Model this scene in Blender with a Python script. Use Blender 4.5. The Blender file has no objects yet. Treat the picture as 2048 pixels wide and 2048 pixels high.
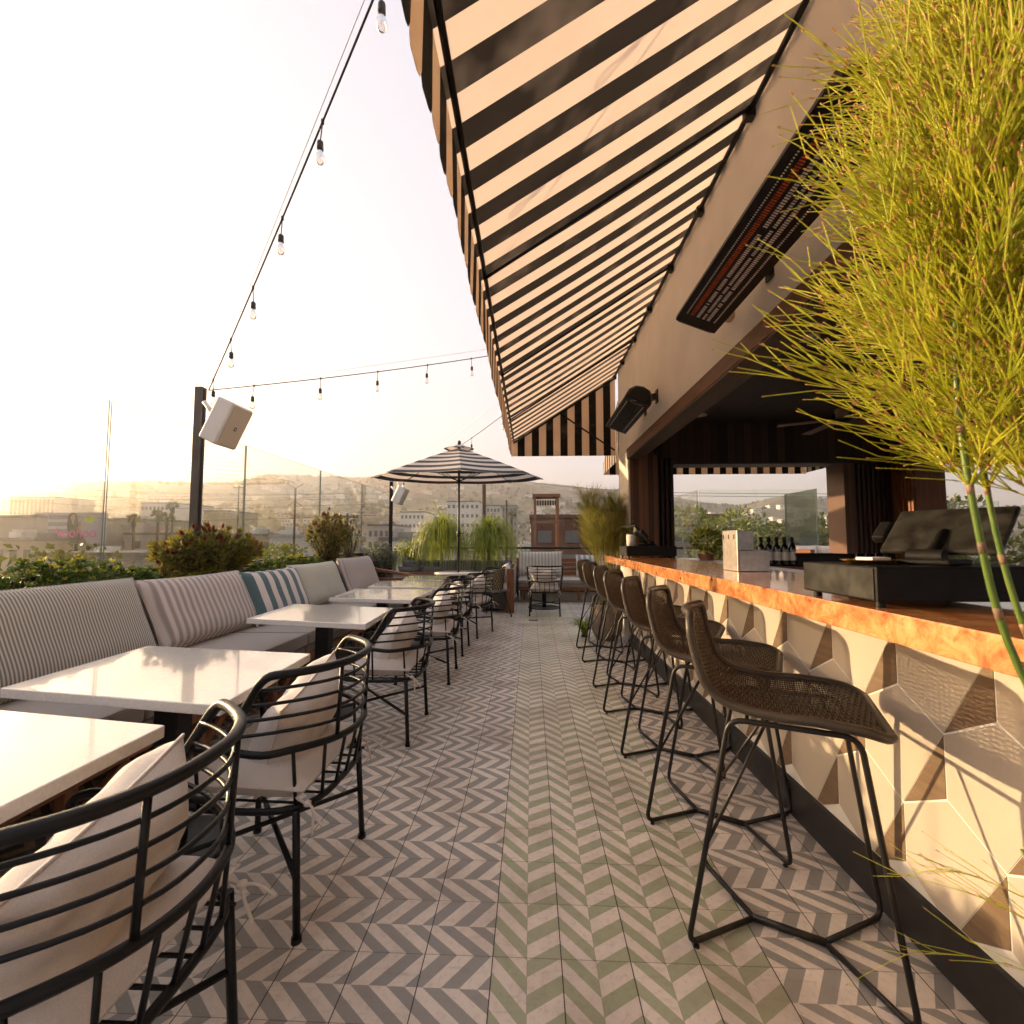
import bpy, bmesh, math, random
from mathutils import Vector, Matrix, noise
random.seed(11)
R = math.radians
S = bpy.context.scene
C = S.collection
PI = math.pi
# ------------------------------------------------------------------ camera numbers (also used to read real positions off the photo)
FPX, EYE = 910.0, 1.3
PITCH, YAW = R(3.584), R(2.396)
_fw = Vector((-math.sin(YAW)*math.cos(PITCH), math.cos(YAW)*math.cos(PITCH), math.sin(PITCH)))
_rt = Vector((math.cos(YAW), math.sin(YAW), 0))
_up = _rt.cross(_fw)
def ray(u, v): return _fw + _rt*((u-1024)/FPX) - _up*((v-1024)/FPX)
def onY(u, v, y):
    d = ray(u, v); t = y/d.y; return Vector((d.x*t, y, EYE+d.z*t))
def onX(u, v, x):
    d = ray(u, v); t = x/d.x; return Vector((x, d.y*t, EYE+d.z*t))
def onZ(u, v, z):
    d = ray(u, v); t = (z-EYE)/d.z; return Vector((d.x*t, d.y*t, z))

# ------------------------------------------------------------------ mesh builder
class MB:
    def __init__(s): s.v=[]; s.f=[]; s.m=[]; s.sm=[]
    def add(s, vs, fs, mi=0, smooth=False, M=None):
        o=len(s.v)
        s.v += [tuple(M@Vector(p)) if M else tuple(p) for p in vs]
        for f in fs:
            s.f.append(tuple(i+o for i in f)); s.m.append(mi); s.sm.append(smooth)
        return s
    def box(s, x0,x1,y0,y1,z0,z1, mi=0, M=None):
        vs=[(x0,y0,z0),(x1,y0,z0),(x1,y1,z0),(x0,y1,z0),(x0,y0,z1),(x1,y0,z1),(x1,y1,z1),(x0,y1,z1)]
        return s.add(vs,[(0,3,2,1),(4,5,6,7),(0,1,5,4),(1,2,6,5),(2,3,7,6),(3,0,4,7)],mi,False,M)
    def bar(s, a, b, w, h, mi=0, up=(0,0,1)):
        a=Vector(a); b=Vector(b); d=b-a; L=d.length; d.normalize()
        u=Vector(up)
        if abs(d.dot(u))>.98: u=Vector((0,1,0))
        x=d.cross(u).normalized(); z=x.cross(d).normalized()
        M=Matrix(((x.x,d.x,z.x,a.x),(x.y,d.y,z.y,a.y),(x.z,d.z,z.z,a.z),(0,0,0,1)))
        return s.box(-w/2,w/2,0,L,-h/2,h/2,mi,M)
    def tube(s, pts, r, n=8, mi=0, closed=False, caps=True):
        pts=[Vector(p) for p in pts]; N=len(pts)
        rr=r if isinstance(r,(list,tuple)) else [r]*N
        vs=[]; fs=[]; up=None
        for i,p in enumerate(pts):
            if closed: t=pts[(i+1)%N]-pts[i-1]
            else: t=pts[min(i+1,N-1)]-pts[max(i-1,0)]
            if t.length<1e-9: t=Vector((0,0,1))
            t.normalize()
            if up is None:
                up=Vector((0,0,1)) if abs(t.z)<.9 else Vector((1,0,0))
            up=(up-t*up.dot(t))
            if up.length<1e-6: up=Vector((1,0,0))-t*t.x
            up.normalize(); sd=t.cross(up)
            for k in range(n):
                a=2*PI*k/n
                vs.append(p+(up*math.cos(a)+sd*math.sin(a))*rr[i])
        for i in range(N if closed else N-1):
            j=(i+1)%N
            for k in range(n):
                l=(k+1)%n
                fs.append((i*n+k,i*n+l,j*n+l,j*n+k))
        s.add(vs,fs,mi,True)
        if caps and not closed:
            o=len(s.v)-len(vs)
            s.f.append(tuple(o+k for k in range(n))[::-1]); s.m.append(mi); s.sm.append(False)
            s.f.append(tuple(o+(N-1)*n+k for k in range(n))); s.m.append(mi); s.sm.append(False)
        return s
    def lathe(s, prof, c=(0,0,0), n=24, mi=0, M=None, smooth=True):
        vs=[]; fs=[]
        for r,z in prof:
            for k in range(n):
                a=2*PI*k/n; vs.append((c[0]+r*math.cos(a),c[1]+r*math.sin(a),c[2]+z))
        for i in range(len(prof)-1):
            for k in range(n):
                l=(k+1)%n; fs.append((i*n+k,i*n+l,(i+1)*n+l,(i+1)*n+k))
        s.add(vs,fs,mi,smooth,M)
        if prof[0][0]>1e-5: s.add([vs[k] for k in range(n)],[tuple(range(n))[::-1]],mi,False,M)
        if prof[-1][0]>1e-5: s.add([vs[(len(prof)-1)*n+k] for k in range(n)],[tuple(range(n))],mi,False,M)
        return s
    def prism(s, poly, ext, mi=0, M=None):
        ext=Vector(ext); n=len(poly)
        vs=[Vector(p) for p in poly]; vs=vs+[p+ext for p in vs]
        fs=[tuple(range(n))[::-1],tuple(range(n,2*n))]+[(i,(i+1)%n,(i+1)%n+n,i+n) for i in range(n)]
        return s.add(vs,fs,mi,False,M)
    def grid(s, fn, nu, nv, mi=0, smooth=True, M=None, flip=False):
        vs=[fn(i/nu,j/nv) for j in range(nv+1) for i in range(nu+1)]
        fs=[]
        for j in range(nv):
            for i in range(nu):
                a=j*(nu+1)+i; q=(a,a+1,a+nu+2,a+nu+1)
                fs.append(q[::-1] if flip else q)
        return s.add(vs,fs,mi,smooth,M)
    def leaf(s, p, d, L, w, mi=0, up=None, fold=.25):
        d=Vector(d).normalized(); up=up or Vector((random.gauss(0,1),random.gauss(0,1),random.gauss(0,1)))
        x=d.cross(up)
        if x.length<1e-4: x=Vector((1,0,0))
        x.normalize(); n=x.cross(d)
        p=Vector(p)
        vs=[p,p+d*L*.45+x*w*.5+n*w*fold,p+d*L,p+d*L*.45-x*w*.5+n*w*fold]
        s.add(vs,[(0,1,2),(0,2,3)],mi,False); return s
    def build(s, name, mats, parent=None, loc=None, rot=None, bevel=None, seg=2, fix=False, M=None):
        me=bpy.data.meshes.new(name); me.from_pydata(s.v,[],s.f)
        mats=mats if isinstance(mats,(list,tuple)) else [mats]
        for m in mats: me.materials.append(m)
        me.polygons.foreach_set('material_index',s.m); me.polygons.foreach_set('use_smooth',s.sm)
        me.update()
        if fix:
            bm=bmesh.new(); bm.from_mesh(me); bmesh.ops.remove_doubles(bm,verts=bm.verts,dist=1e-5); bmesh.ops.recalc_face_normals(bm,faces=bm.faces); bm.to_mesh(me); bm.free()
        o=bpy.data.objects.new(name,me); C.objects.link(o)
        if parent: o.parent=parent
        if loc is not None: o.location=loc
        if rot is not None: o.rotation_euler=rot
        if M is not None: o.matrix_local=M
        if bevel:
            b=o.modifiers.new('bevel','BEVEL'); b.width=bevel; b.segments=seg; b.limit_method='ANGLE'; b.angle_limit=R(40)
        return o
def tag(o, label=None, cat=None, group=None, kind=None):
    if label: o['label']=label
    if cat: o['category']=cat
    if group: o['group']=group
    if kind: o['kind']=kind
    return o
def thing(name, label, cat, loc=(0,0,0), rz=0, group=None, kind=None):
    o=bpy.data.objects.new(name,None); C.objects.link(o); o.empty_display_size=.1
    o.location=loc; o.rotation_euler=(0,0,rz)
    return tag(o,label,cat,group,kind)
def copy_tree(o, loc=None, rz=None, label=None, parent=None):
    c=o.copy(); C.objects.link(c)
    if parent: c.parent=parent
    if loc is not None: c.location=loc
    if rz is not None: c.rotation_euler=(0,0,rz)
    if label: c['label']=label
    for ch in list(o.children): copy_tree(ch,parent=c)
    return c
def fillet(pts, r, k=5, closed=False):
    pts=[Vector(p) for p in pts]; out=[]
    N=len(pts)
    for i,p in enumerate(pts):
        if not closed and i in (0,N-1): out.append(p); continue
        a=pts[i-1]; b=pts[(i+1)%N]
        ra=min(r,(a-p).length*.48); rb=min(r,(b-p).length*.48)
        A=p+(a-p).normalized()*ra; B=p+(b-p).normalized()*rb
        for j in range(k+1):
            t=j/k; out.append(A*(1-t)**2+p*2*t*(1-t)+B*t*t)
    return out
def spline(pts, k=6):
    pts=[Vector(p) for p in pts]; out=[]
    P=[pts[0]*2-pts[1]]+pts+[pts[-1]*2-pts[-2]]
    for i in range(1,len(P)-2):
        a,b,c,d=P[i-1],P[i],P[i+1],P[i+2]
        for j in range(k):
            t=j/k
            out.append(.5*((2*b)+(c-a)*t+(2*a-5*b+4*c-d)*t*t+(3*b-a-3*c+d)*t**3))
    out.append(pts[-1]); return out

# ------------------------------------------------------------------ materials
class NT:
    def __init__(s, name):
        m=bpy.data.materials.new(name); m.use_nodes=True; s.mat=m; s.t=m.node_tree; s.n=s.t.nodes; s.l=s.t.links
        s.b=s.n['Principled BSDF']; s.out=s.n['Material Output']
        s._oc=None
    def node(s, typ, **kw):
        n=s.n.new(typ)
        for k,v in kw.items(): setattr(n,k,v)
        return n
    def setin(s, n, k, v):
        if hasattr(v,'is_output'): s.l.new(v,n.inputs[k])
        else: n.inputs[k].default_value=v
    def m(s, op, a, b=0.0, c=0.0):
        n=s.node('ShaderNodeMath',operation=op)
        s.setin(n,0,a); s.setin(n,1,b)
        if op in('COMPARE','WRAP','MULTIPLY_ADD','SMOOTH_MIN','SMOOTH_MAX'): s.setin(n,2,c)
        return n.outputs[0]
    def coord(s, k='Object'):
        if s._oc is None: s._oc=s.node('ShaderNodeTexCoord')
        return s._oc.outputs[k]
    def xyz(s, k='Object'):
        n=s.node('ShaderNodeSeparateXYZ'); s.l.new(s.coord(k),n.inputs[0]); return n.outputs
    def mapv(s, scale, k='Object', rot=(0,0,0)):
        n=s.node('ShaderNodeMapping'); s.l.new(s.coord(k),n.inputs[0]); n.inputs['Scale'].default_value=scale; n.inputs['Rotation'].default_value=rot
        return n.outputs[0]
    def noise(s, scale, detail=3, rough=.5, vec=None, dist=0):
        n=s.node('ShaderNodeTexNoise'); s.l.new(vec if vec is not None else s.coord(),n.inputs['Vector'])
        n.inputs['Scale'].default_value=scale; n.inputs['Detail'].default_value=detail; n.inputs['Roughness'].default_value=rough; n.inputs['Distortion'].default_value=dist
        return n.outputs[0]
    def voro(s, scale, vec=None, feature='F1'):
        n=s.node('ShaderNodeTexVoronoi',feature=feature); s.l.new(vec if vec is not None else s.coord(),n.inputs['Vector']); n.inputs['Scale'].default_value=scale
        return n.outputs[0]
    def ramp(s, fac, stops):
        n=s.node('ShaderNodeValToRGB'); s.l.new(fac,n.inputs[0]); e=n.color_ramp.elements
        while len(e)<len(stops): e.new(.5)
        for i,(p,c) in enumerate(stops):
            e[i].position=p; e[i].color=(*c,1) if len(c)==3 else c
        return n.outputs[0]
    def mix(s, fac, a, b, mode='MIX'):
        n=s.node('ShaderNodeMix',data_type='RGBA',blend_type=mode)
        s.setin(n,0,fac)
        for k,v in ((6,a),(7,b)):
            if hasattr(v,'is_output'): s.l.new(v,n.inputs[k])
            else: n.inputs[k].default_value=(*v,1) if len(v)==3 else v
        return n.outputs[2]
    def bump(s, h, dist=.002, strength=.5):
        n=s.node('ShaderNodeBump'); s.l.new(h,n.inputs['Height']); n.inputs['Distance'].default_value=dist; n.inputs['Strength'].default_value=strength
        s.l.new(n.outputs[0],s.b.inputs['Normal']); return n
    def set(s, color=None, rough=None, metal=None, **kw):
        if color is not None:
            if hasattr(color,'is_output'): s.l.new(color,s.b.inputs['Base Color'])
            else: s.b.inputs['Base Color'].default_value=(*color,1)
        if rough is not None: s.setin(s.b,'Roughness',rough)
        if metal is not None: s.setin(s.b,'Metallic',metal)
        for k,v in kw.items(): s.setin(s.b,k,v)
        return s
    def translucent(s, color, amount=.35):
        """cloth or leaf: lets part of the light through"""
        t=s.node('ShaderNodeBsdfTranslucent'); mx=s.node('ShaderNodeMixShader')
        if hasattr(color,'is_output'): s.l.new(color,t.inputs[0])
        else: t.inputs[0].default_value=(*color,1)
        mx.inputs[0].default_value=amount
        s.l.new(s.b.outputs[0],mx.inputs[1]); s.l.new(t.outputs[0],mx.inputs[2]); s.l.new(mx.outputs[0],s.out.inputs[0])
        return s
def plain(name, col, rough=.5, metal=0, var=.12, scale=6, bump=0, bscale=60, **kw):
    t=NT(name)
    f=t.noise(scale,4)
    c=t.mix(t.ramp(f,[(.3,(0,0,0)),(.7,(1,1,1))]),tuple(max(0,x*(1-var)) for x in col),tuple(min(1,x*(1+var)) for x in col))
    t.set(c,rough,metal,**kw)
    if bump: t.bump(t.noise(bscale,3),bump,.6)
    return t.mat
def wood(name, c0, c1, axis=1, scale=1.0, rough=.55, planks=0, coat=0):
    t=NT(name); sc=[14*scale]*3; sc[axis]=.8*scale
    v=t.mapv(tuple(sc))
    g=t.noise(1.6,6,.65,v,.6); g2=t.noise(9,3,.6,v)
    c=t.mix(t.ramp(g,[(.25,(0,0,0)),(.75,(1,1,1))]),c0,c1)
    c=t.mix(t.m('MULTIPLY',g2,.5),c,tuple(x*.45 for x in c0))
    if planks:
        x=t.xyz(); ax=x[(axis+1)%3] if axis!=2 else x[0]
        k=t.m('FLOOR',t.m('MULTIPLY',ax,planks)); w=t.node('ShaderNodeTexWhiteNoise',noise_dimensions='1D'); t.l.new(k,w.inputs['W'])
        c=t.mix(.55,c,t.mix(w.outputs[0],tuple(q*.35 for q in c0),tuple(q*1.5 for q in c1)))
        fr=t.m('FRACT',t.m('MULTIPLY',ax,planks)); ln=t.m('LESS_THAN',fr,.06)
        c=t.mix(ln,c,(.004,.003,.002))
    t.set(c,rough); 
    if coat: t.set(**{'Coat Weight':coat,'Coat Roughness':.06})
    t.bump(g,.002,.35); return t.mat
def stripes(name, axis, period, cols, phase=0, duty=.5, rough=.85, trans=0, weave=900, soft=0, extra=None, tbase=None):
    t=NT(name); x=t.xyz()[axis]
    p=t.m('FRACT',t.m('ADD',t.m('MULTIPLY',x,1/period),phase))
    if soft:
        d=t.m('ABSOLUTE',t.m('SUBTRACT',p,.5)); mk=t.ramp(d,[(max(0,.25-soft),(0,0,0)),(.25+soft,(1,1,1))])
    else: mk=t.m('LESS_THAN',p,duty)
    c=t.mix(mk,cols[0],cols[1])
    f=t.noise(7,3); c=t.mix(t.m('MULTIPLY',f,.08),c,tuple(.6*(a+b)/2 for a,b in zip(*cols)))
    w=t.noise(weave,1); c=t.mix(t.m('MULTIPLY',w,.3),c,(.05,.04,.035))
    if trans:
        st=t.noise(1.3,4,.7); c=t.mix(t.m('MULTIPLY',t.ramp(st,[(.52,(0,0,0)),(.70,(1,1,1))]),.22),c,tuple(q*.6 for q in cols[1]))
    t.set(c,rough,**{'Sheen Weight':.2}); t.bump(w if not trans else t.m('ADD',t.m('MULTIPLY',w,.03),t.noise(2.2,2,.5)),.0012 if not trans else .05,.5)
    if trans: t.translucent(c,trans)
    return t.mat
def fabric(name, c0, c1, scale=500, rough=.9, trans=0):
    t=NT(name); w=t.noise(scale,2,.6); f=t.noise(5,3)
    c=t.mix(t.ramp(w,[(.35,(0,0,0)),(.65,(1,1,1))]),c0,c1); c=t.mix(t.m('MULTIPLY',f,.3),c,tuple(x*.75 for x in c0))
    t.set(c,rough,**{'Sheen Weight':.25}); 
    h=t.m('ADD',t.m('MULTIPLY',w,.25),t.noise(14,3,.6)); t.bump(h,.006,.35)
    if trans: t.translucent(c,trans)
    return t.mat
def leafmat(name, c0, c1, trans=.35, scale=9, rough=.5):
    t=NT(name); f=t.noise(scale,3,.6); c=t.mix(t.ramp(f,[(.3,(0,0,0)),(.7,(1,1,1))]),c0,c1)
    t.set(c,rough); t.translucent(t.mix(.5,c,tuple(min(1,x*1.6) for x in c1)),trans); return t.mat
M={}
M['black']=plain('black_powder_coat',(.008,.008,.009),.42,0,.25,20,.0004,300,**{'Specular IOR Level':.28})
M['dkmetal']=plain('dark_bronze_metal',(.022,.018,.015),.4,.3,.3,15)
M['greymetal']=plain('grey_painted_post',(.10,.085,.075),.45,.2,.2,8)
M['steel']=plain('brushed_steel',(.48,.44,.40),.34,.9,.15,30,.0003,200)
M['stucco']=plain('white_stucco',(.86,.81,.74),.9,0,.06,2.5,.004,220)
M['wallpale']=plain('pale_plaster',(.62,.57,.50),.9,0,.08,4,.003,120)
M['darkwood']=wood('dark_stained_planks',(.030,.017,.010),(.085,.045,.025),2,1,.6,9)
M['darkceil']=wood('dark_ceiling_boards',(.024,.018,.013),(.05,.037,.027),1,1,.7)
M['slat']=wood('dark_slats',(.03,.016,.010),(.095,.045,.024),2,1.2,.5)
M['trim']=wood('brown_trim_wood',(.10,.038,.018),(.22,.09,.04),1,1,.5)
M['soffit']=wood('grey_brown_soffit',(.055,.045,.036),(.11,.09,.07),1,1,.6)
M['jamb']=wood('reclaimed_jamb_wood',(.075,.03,.014),(.20,.095,.045),2,2.2,.5,16)
M['teak']=wood('orange_teak',(.20,.07,.025),(.36,.15,.06),1,1.3,.5)
M['teakv']=wood('orange_teak_upright',(.20,.07,.025),(.36,.15,.06),2,1.3,.5)
M['kick']=plain('black_kickplate',(.018,.016,.015),.5,0,.3,10)
M['concrete']=plain('concrete',(.30,.27,.23),.85,0,.2,5,.003,60)
M['stonepot']=plain('stone_pot',(.24,.19,.14),.9,0,.3,7,.006,30)
M['soil']=plain('potting_soil',(.035,.022,.014),1,0,.5,30,.01,80)
M['plastic']=plain('black_plastic',(.009,.0085,.008),.5,0,.3,12,**{'Specular IOR Level':.2})
M['scuffed']=plain('scuffed_black_metal',(.026,.025,.021),.4,.1,.8,18,**{'Specular IOR Level':.3})
M['paper']=plain('white_paper',(.75,.70,.62),.8,0,.05,9)
M['gold']=plain('amber_tray',(.55,.26,.05),.35,.5,.2,10)
M['tan']=plain('tan_cover',(.50,.38,.22),.6,0,.15,20)
M['whiteplastic']=plain('white_speaker_shell',(.72,.68,.63),.5,0,.04,5)
M['grille']=plain('cream_speaker_grille',(.50,.44,.36),.7,0,.05,400,.0006,900)
M['lampwhite']=plain('white_lamp_trim',(.6,.55,.5),.5)
M['rod']=plain('pale_steel_mesh',(.78,.76,.74),.35,.1,.25,90)
M['orange']=plain('orange_ceramic_element',(.55,.10,.02),.5,0,.4,60)
M['bracket']=plain('black_bracket',(.014,.012,.011),.5)
M['cord']=plain('black_rubber_cord',(.02,.018,.017),.6)
M['bottle']=NT('dark_bottle_glass').set((.006,.008,.006),.06,0,**{'Coat Weight':.6}).mat
M['rope']=fabric('cream_rope_weave',(.30,.24,.13),(.42,.34,.2),120)
M['canvas']=fabric('off_white_linen',(.62,.55,.50),(.74,.67,.61),420,.92)
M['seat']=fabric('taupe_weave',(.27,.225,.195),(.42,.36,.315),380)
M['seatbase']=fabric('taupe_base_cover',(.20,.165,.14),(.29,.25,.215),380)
M['sage']=fabric('sage_linen',(.40,.385,.32),(.50,.485,.41),420)
M['charcoal']=fabric('charcoal_cloth',(.085,.083,.08),(.14,.137,.13),300)
M['strA']=stripes('pinstripe_grey_cream',0,.0195,((.19,.18,.15),(.60,.54,.46)),0,.5,weave=700)
M['strB']=stripes('taupe_stripe',0,.062,((.34,.285,.26),(.64,.56,.525)),0,.5,weave=500,soft=.09)
M['strC']=stripes('teal_white_stripe',0,.180,((.06,.125,.14),(.72,.64,.60)),.30,.5,weave=600)
M['strD']=stripes('mauve_thin_stripe',0,.038,((.40,.345,.335),(.59,.52,.50)),0,.5,weave=600,soft=.12)
M['strE']=stripes('grey_ticking_stripe',0,.075,((.36,.35,.31),(.58,.56,.50)),0,.5,weave=600,soft=.1)
M['strF']=stripes('blue_white_stripe',0,.12,((.16,.27,.33),(.62,.58,.55)),0,.5,weave=600)
AW=((.008,.0075,.007),(.78,.66,.55))
M['awnY']=stripes('awning_cloth_along',1,.2112,AW,.30,.5,.95,.50,1400)
M['awnX']=stripes('awning_cloth_across',0,.2112,AW,.10,.5,.95,.50,1400)
def quartz():
    t=NT('white_quartz'); f=t.noise(90,3,.7); g=t.noise(300,1)
    c=t.mix(t.ramp(f,[(.35,(0,0,0)),(.7,(1,1,1))]),(.70,.65,.595),(.80,.755,.705))
    sp=t.voro(70); c=t.mix(t.m('LESS_THAN',sp,.05),c,(.30,.25,.20))
    t.set(c,.10,**{'Coat Weight':.6,'Coat Roughness':.015,'IOR':1.5}); return t.mat
M['quartz']=quartz()
def burl():
    t=NT('burl_wood_counter'); v=t.mapv((1,1,1))
    a=t.noise(7,5,.65,v,2.2); b=t.noise(24,4,.6,v,1.5); k=t.voro(11,v)
    c=t.ramp(a,[(.26,(.22,.06,.022)),(.40,(.46,.165,.06)),(.56,(.62,.29,.11)),(.74,(.70,.42,.20))])
    c=t.mix(t.m('MULTIPLY',t.ramp(b,[(.5,(0,0,0)),(.72,(1,1,1))]),.6),c,(.30,.075,.025))
    c=t.mix(t.m('LESS_THAN',k,.10),c,(.09,.03,.012))
    t.set(c,.22,**{'Coat Weight':.7,'Coat Roughness':.04}); return t.mat
M['burl']=burl()
def floor_mat():
    t=NT('chevron_cement_tile'); x=t.xyz(); X,Y=x[0],x[1]; P=.2135; X0=-.123; Y0=2.145
    fx=t.m('FRACT',t.m('DIVIDE',t.m('SUBTRACT',X,X0),P)); fy=t.m('FRACT',t.m('DIVIDE',t.m('SUBTRACT',Y,Y0),P))
    cx=t.m('MULTIPLY',t.m('ABSOLUTE',t.m('SUBTRACT',fx,.5)),P); cy=t.m('MULTIPLY',t.m('ABSOLUTE',t.m('SUBTRACT',fy,.5)),P)
    def phase(v,c,f,sa,sb):
        h=t.m('GREATER_THAN',f,.5)
        s=t.m('MULTIPLY_ADD',h,sb-sa,sa)
        return t.m('FRACT',t.m('DIVIDE',t.m('SUBTRACT',v,t.m('ADD',t.m('MULTIPLY',c,s),t.m('MULTIPLY',h,(sa-sb)*P/2))),P/2))
    pg=phase(Y,cx,fx,1.12,.62); pr=phase(X,cy,fy,1.30,.80)
    green=t.m('MULTIPLY',t.m('GREATER_THAN',X,X0),t.m('LESS_THAN',X,X0+4*P))
    dg=t.m('LESS_THAN',pg,.5); dr=t.m('LESS_THAN',pr,.5)
    n1=t.noise(2.2,4,.6); n2=t.noise(45,3,.7); n3=t.noise(.7,2)
    kx=t.m('FLOOR',t.m('DIVIDE',t.m('SUBTRACT',X,X0),P)); ky=t.m('FLOOR',t.m('DIVIDE',t.m('SUBTRACT',Y,Y0),P))
    w=t.node('ShaderNodeTexWhiteNoise',noise_dimensions='2D'); cb=t.node('ShaderNodeCombineXYZ'); t.l.new(kx,cb.inputs[0]); t.l.new(ky,cb.inputs[1]); t.l.new(cb.outputs[0],w.inputs['Vector'])
    cream=t.mix(w.outputs[0],(.67,.59,.515),(.77,.69,.61))
    grey=t.mix(w.outputs[0],(.265,.255,.235),(.33,.315,.29)); gren=t.mix(w.outputs[0],(.345,.365,.235),(.40,.415,.285))
    c=t.mix(green,t.mix(dr,cream,grey),t.mix(dg,cream,gren))
    c=t.mix(t.m('MULTIPLY',t.ramp(n2,[(.5,(0,0,0)),(.8,(1,1,1))]),.35),c,(.22,.17,.12))
    c=t.mix(t.m('MULTIPLY',t.ramp(n1,[(.46,(0,0,0)),(.74,(1,1,1))]),.5),c,(.22,.155,.10))
    sp=t.voro(2.6); c=t.mix(t.m('MULTIPLY',t.m('LESS_THAN',sp,.022),.8),c,(.05,.04,.03)); sc=t.noise(6,2,.8,t.mapv((1,6,1))); c=t.mix(t.m('MULTIPLY',t.ramp(sc,[(.6,(0,0,0)),(.72,(1,1,1))]),.18),c,(.12,.10,.08))
    ex=t.m('SUBTRACT',.5,t.m('ABSOLUTE',t.m('SUBTRACT',fx,.5))); ey=t.m('SUBTRACT',.5,t.m('ABSOLUTE',t.m('SUBTRACT',fy,.5)))
    gx=t.m('LESS_THAN',ex,.008); gy=t.m('LESS_THAN',ey,.006); gm=t.m('LESS_THAN',t.m('ABSOLUTE',t.m('SUBTRACT',fx,.5)),.004)
    c=t.mix(t.m('MULTIPLY',gy,.6),c,(.08,.06,.045)); c=t.mix(t.m('MULTIPLY',t.m('MULTIPLY',gm,green),.4),c,(.10,.075,.055)); c=t.mix(gx,c,(.035,.027,.022))
    t.set(c,t.m('MULTIPLY_ADD',n1,.25,.40)); h=t.m('SUBTRACT',t.m('MULTIPLY',n2,.2),t.m('MAXIMUM',gx,gy)); t.bump(h,.0015,.5)
    return t.mat
M['floor']=floor_mat()
def tilebeige():
    t=NT('beige_hex_tile'); f=t.noise(120,3,.7); g=t.noise(4,3); w=t.noise(1.5,2)
    c=t.mix(f,(.49,.42,.335),(.56,.49,.40)); c=t.mix(t.m('MULTIPLY',g,.3),c,(.37,.31,.235)); t.set(c,.5); t.bump(f,.0006,.3); return t.mat
M['tilebeige']=tilebeige()
M['tilewood']=wood('brown_woodgrain_tile',(.16,.10,.055),(.28,.185,.11),1,2.2,.5)
M['grout']=plain('white_grout',(.78,.74,.66),.8)
def rattan():
    t=NT('woven_dark_rattan'); x=t.xyz('UV'); 
    a=t.m('SINE',t.m('MULTIPLY',x[0],2*PI*26)); b=t.m('SINE',t.m('MULTIPLY',x[1],2*PI*44))
    wv=t.m('MULTIPLY',a,b); h=t.m('MULTIPLY_ADD',t.m('ABSOLUTE',b),.7,t.m('MULTIPLY',wv,.5))
    n=t.noise(40,3)
    c=t.ramp(h,[(.0,(.003,.0025,.002)),(.4,(.008,.0055,.004)),(.72,(.05,.033,.019)),(1,(.15,.10,.055))]); c=t.mix(t.m('MULTIPLY',n,.25),c,(.02,.014,.010))  # crests lightened and gaps darkened: weave highlights and shade painted into the colour
    t.set(c,.45,**{'Specular IOR Level':.3}); t.bump(h,.003,.8); return t.mat
M['rattan']=rattan()
def strand():
    t=NT('dark_rattan_strand'); n=t.noise(35,3); f=t.noise(300,2)
    t.set(t.mix(t.ramp(n,[(.35,(0,0,0)),(.7,(1,1,1))]),(.020,.013,.008),(.085,.055,.030)),.36); t.bump(f,.001,.5); return t.mat
M['strand']=strand()
def rattanrim():
    t=NT('rattan_rim_wrap'); x=t.xyz('Object'); s=t.noise(260,2,.6)
    t.set(t.mix(s,(.022,.016,.011),(.085,.062,.042)),.38); t.bump(s,.002,.7); return t.mat
M['rim']=rattanrim()
def glass(name, tint, fac=1.0):
    t=NT(name); tr=t.node('ShaderNodeBsdfTransparent'); tr.inputs[0].default_value=(*tint,1)
    gl=t.node('ShaderNodeBsdfGlossy'); gl.inputs['Roughness'].default_value=.015; gl.inputs[0].default_value=(.9,.9,.9,1)
    fr=t.node('ShaderNodeFresnel'); fr.inputs[0].default_value=1.45
    mx=t.node('ShaderNodeMixShader'); t.l.new(t.m('MULTIPLY',fr.outputs[0],fac),mx.inputs[0]); t.l.new(tr.outputs[0],mx.inputs[1]); t.l.new(gl.outputs[0],mx.inputs[2]); t.l.new(mx.outputs[0],t.out.inputs[0])
    t.n.remove(t.b); return t.mat
M['glass']=glass('clear_panel_glass',(.965,.985,.97),.40)
M['glassgreen']=glass('greenish_panel_glass',(.80,.91,.87),.9)
M['bulb']=glass('clear_bulb_glass',(.93,.90,.86),1.0)
M['glassedge']=NT('glass_edge').set((.16,.22,.19),.15,0,**{'Coat Weight':.5}).mat
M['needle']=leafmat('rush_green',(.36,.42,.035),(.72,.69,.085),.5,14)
M['needletip']=leafmat('rush_tan_node',(.46,.24,.07),(.56,.36,.10),.3,20)
M['culm']=leafmat('rush_stem_green',(.07,.14,.02),(.16,.22,.04),.08,12,.35)
M['culmband']=plain('rush_stem_brown_sheath',(.24,.15,.085),.6,0,.5,60)
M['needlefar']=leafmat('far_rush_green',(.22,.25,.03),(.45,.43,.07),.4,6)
M['leafbush']=leafmat('conebush_leaf',(.055,.085,.014),(.24,.20,.03),.38,12)
M['leafred']=leafmat('conebush_red_tip',(.14,.035,.03),(.28,.09,.05),.35,20)
M['leafgrey']=leafmat('grey_green_leaf',(.09,.11,.065),(.20,.22,.14),.25,12)
M['sedum']=leafmat('sedum_dark_leaf',(.025,.06,.008),(.09,.15,.018),.3,14)
M['sedumy']=leafmat('sedum_yellow_and_sunlit_leaf',(.16,.19,.015),(.36,.33,.03),.4,14)
M['twig']=plain('brown_twig',(.07,.04,.022),.8,0,.3,30)
M['strap']=leafmat('strap_leaf',(.10,.18,.018),(.36,.38,.05),.45,7)
M['bark']=plain('tree_bark',(.10,.07,.05),.9,0,.4,6)
M['treeA']=leafmat('tree_leaf_dark',(.025,.045,.012),(.075,.10,.025),.25,.5)
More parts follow.
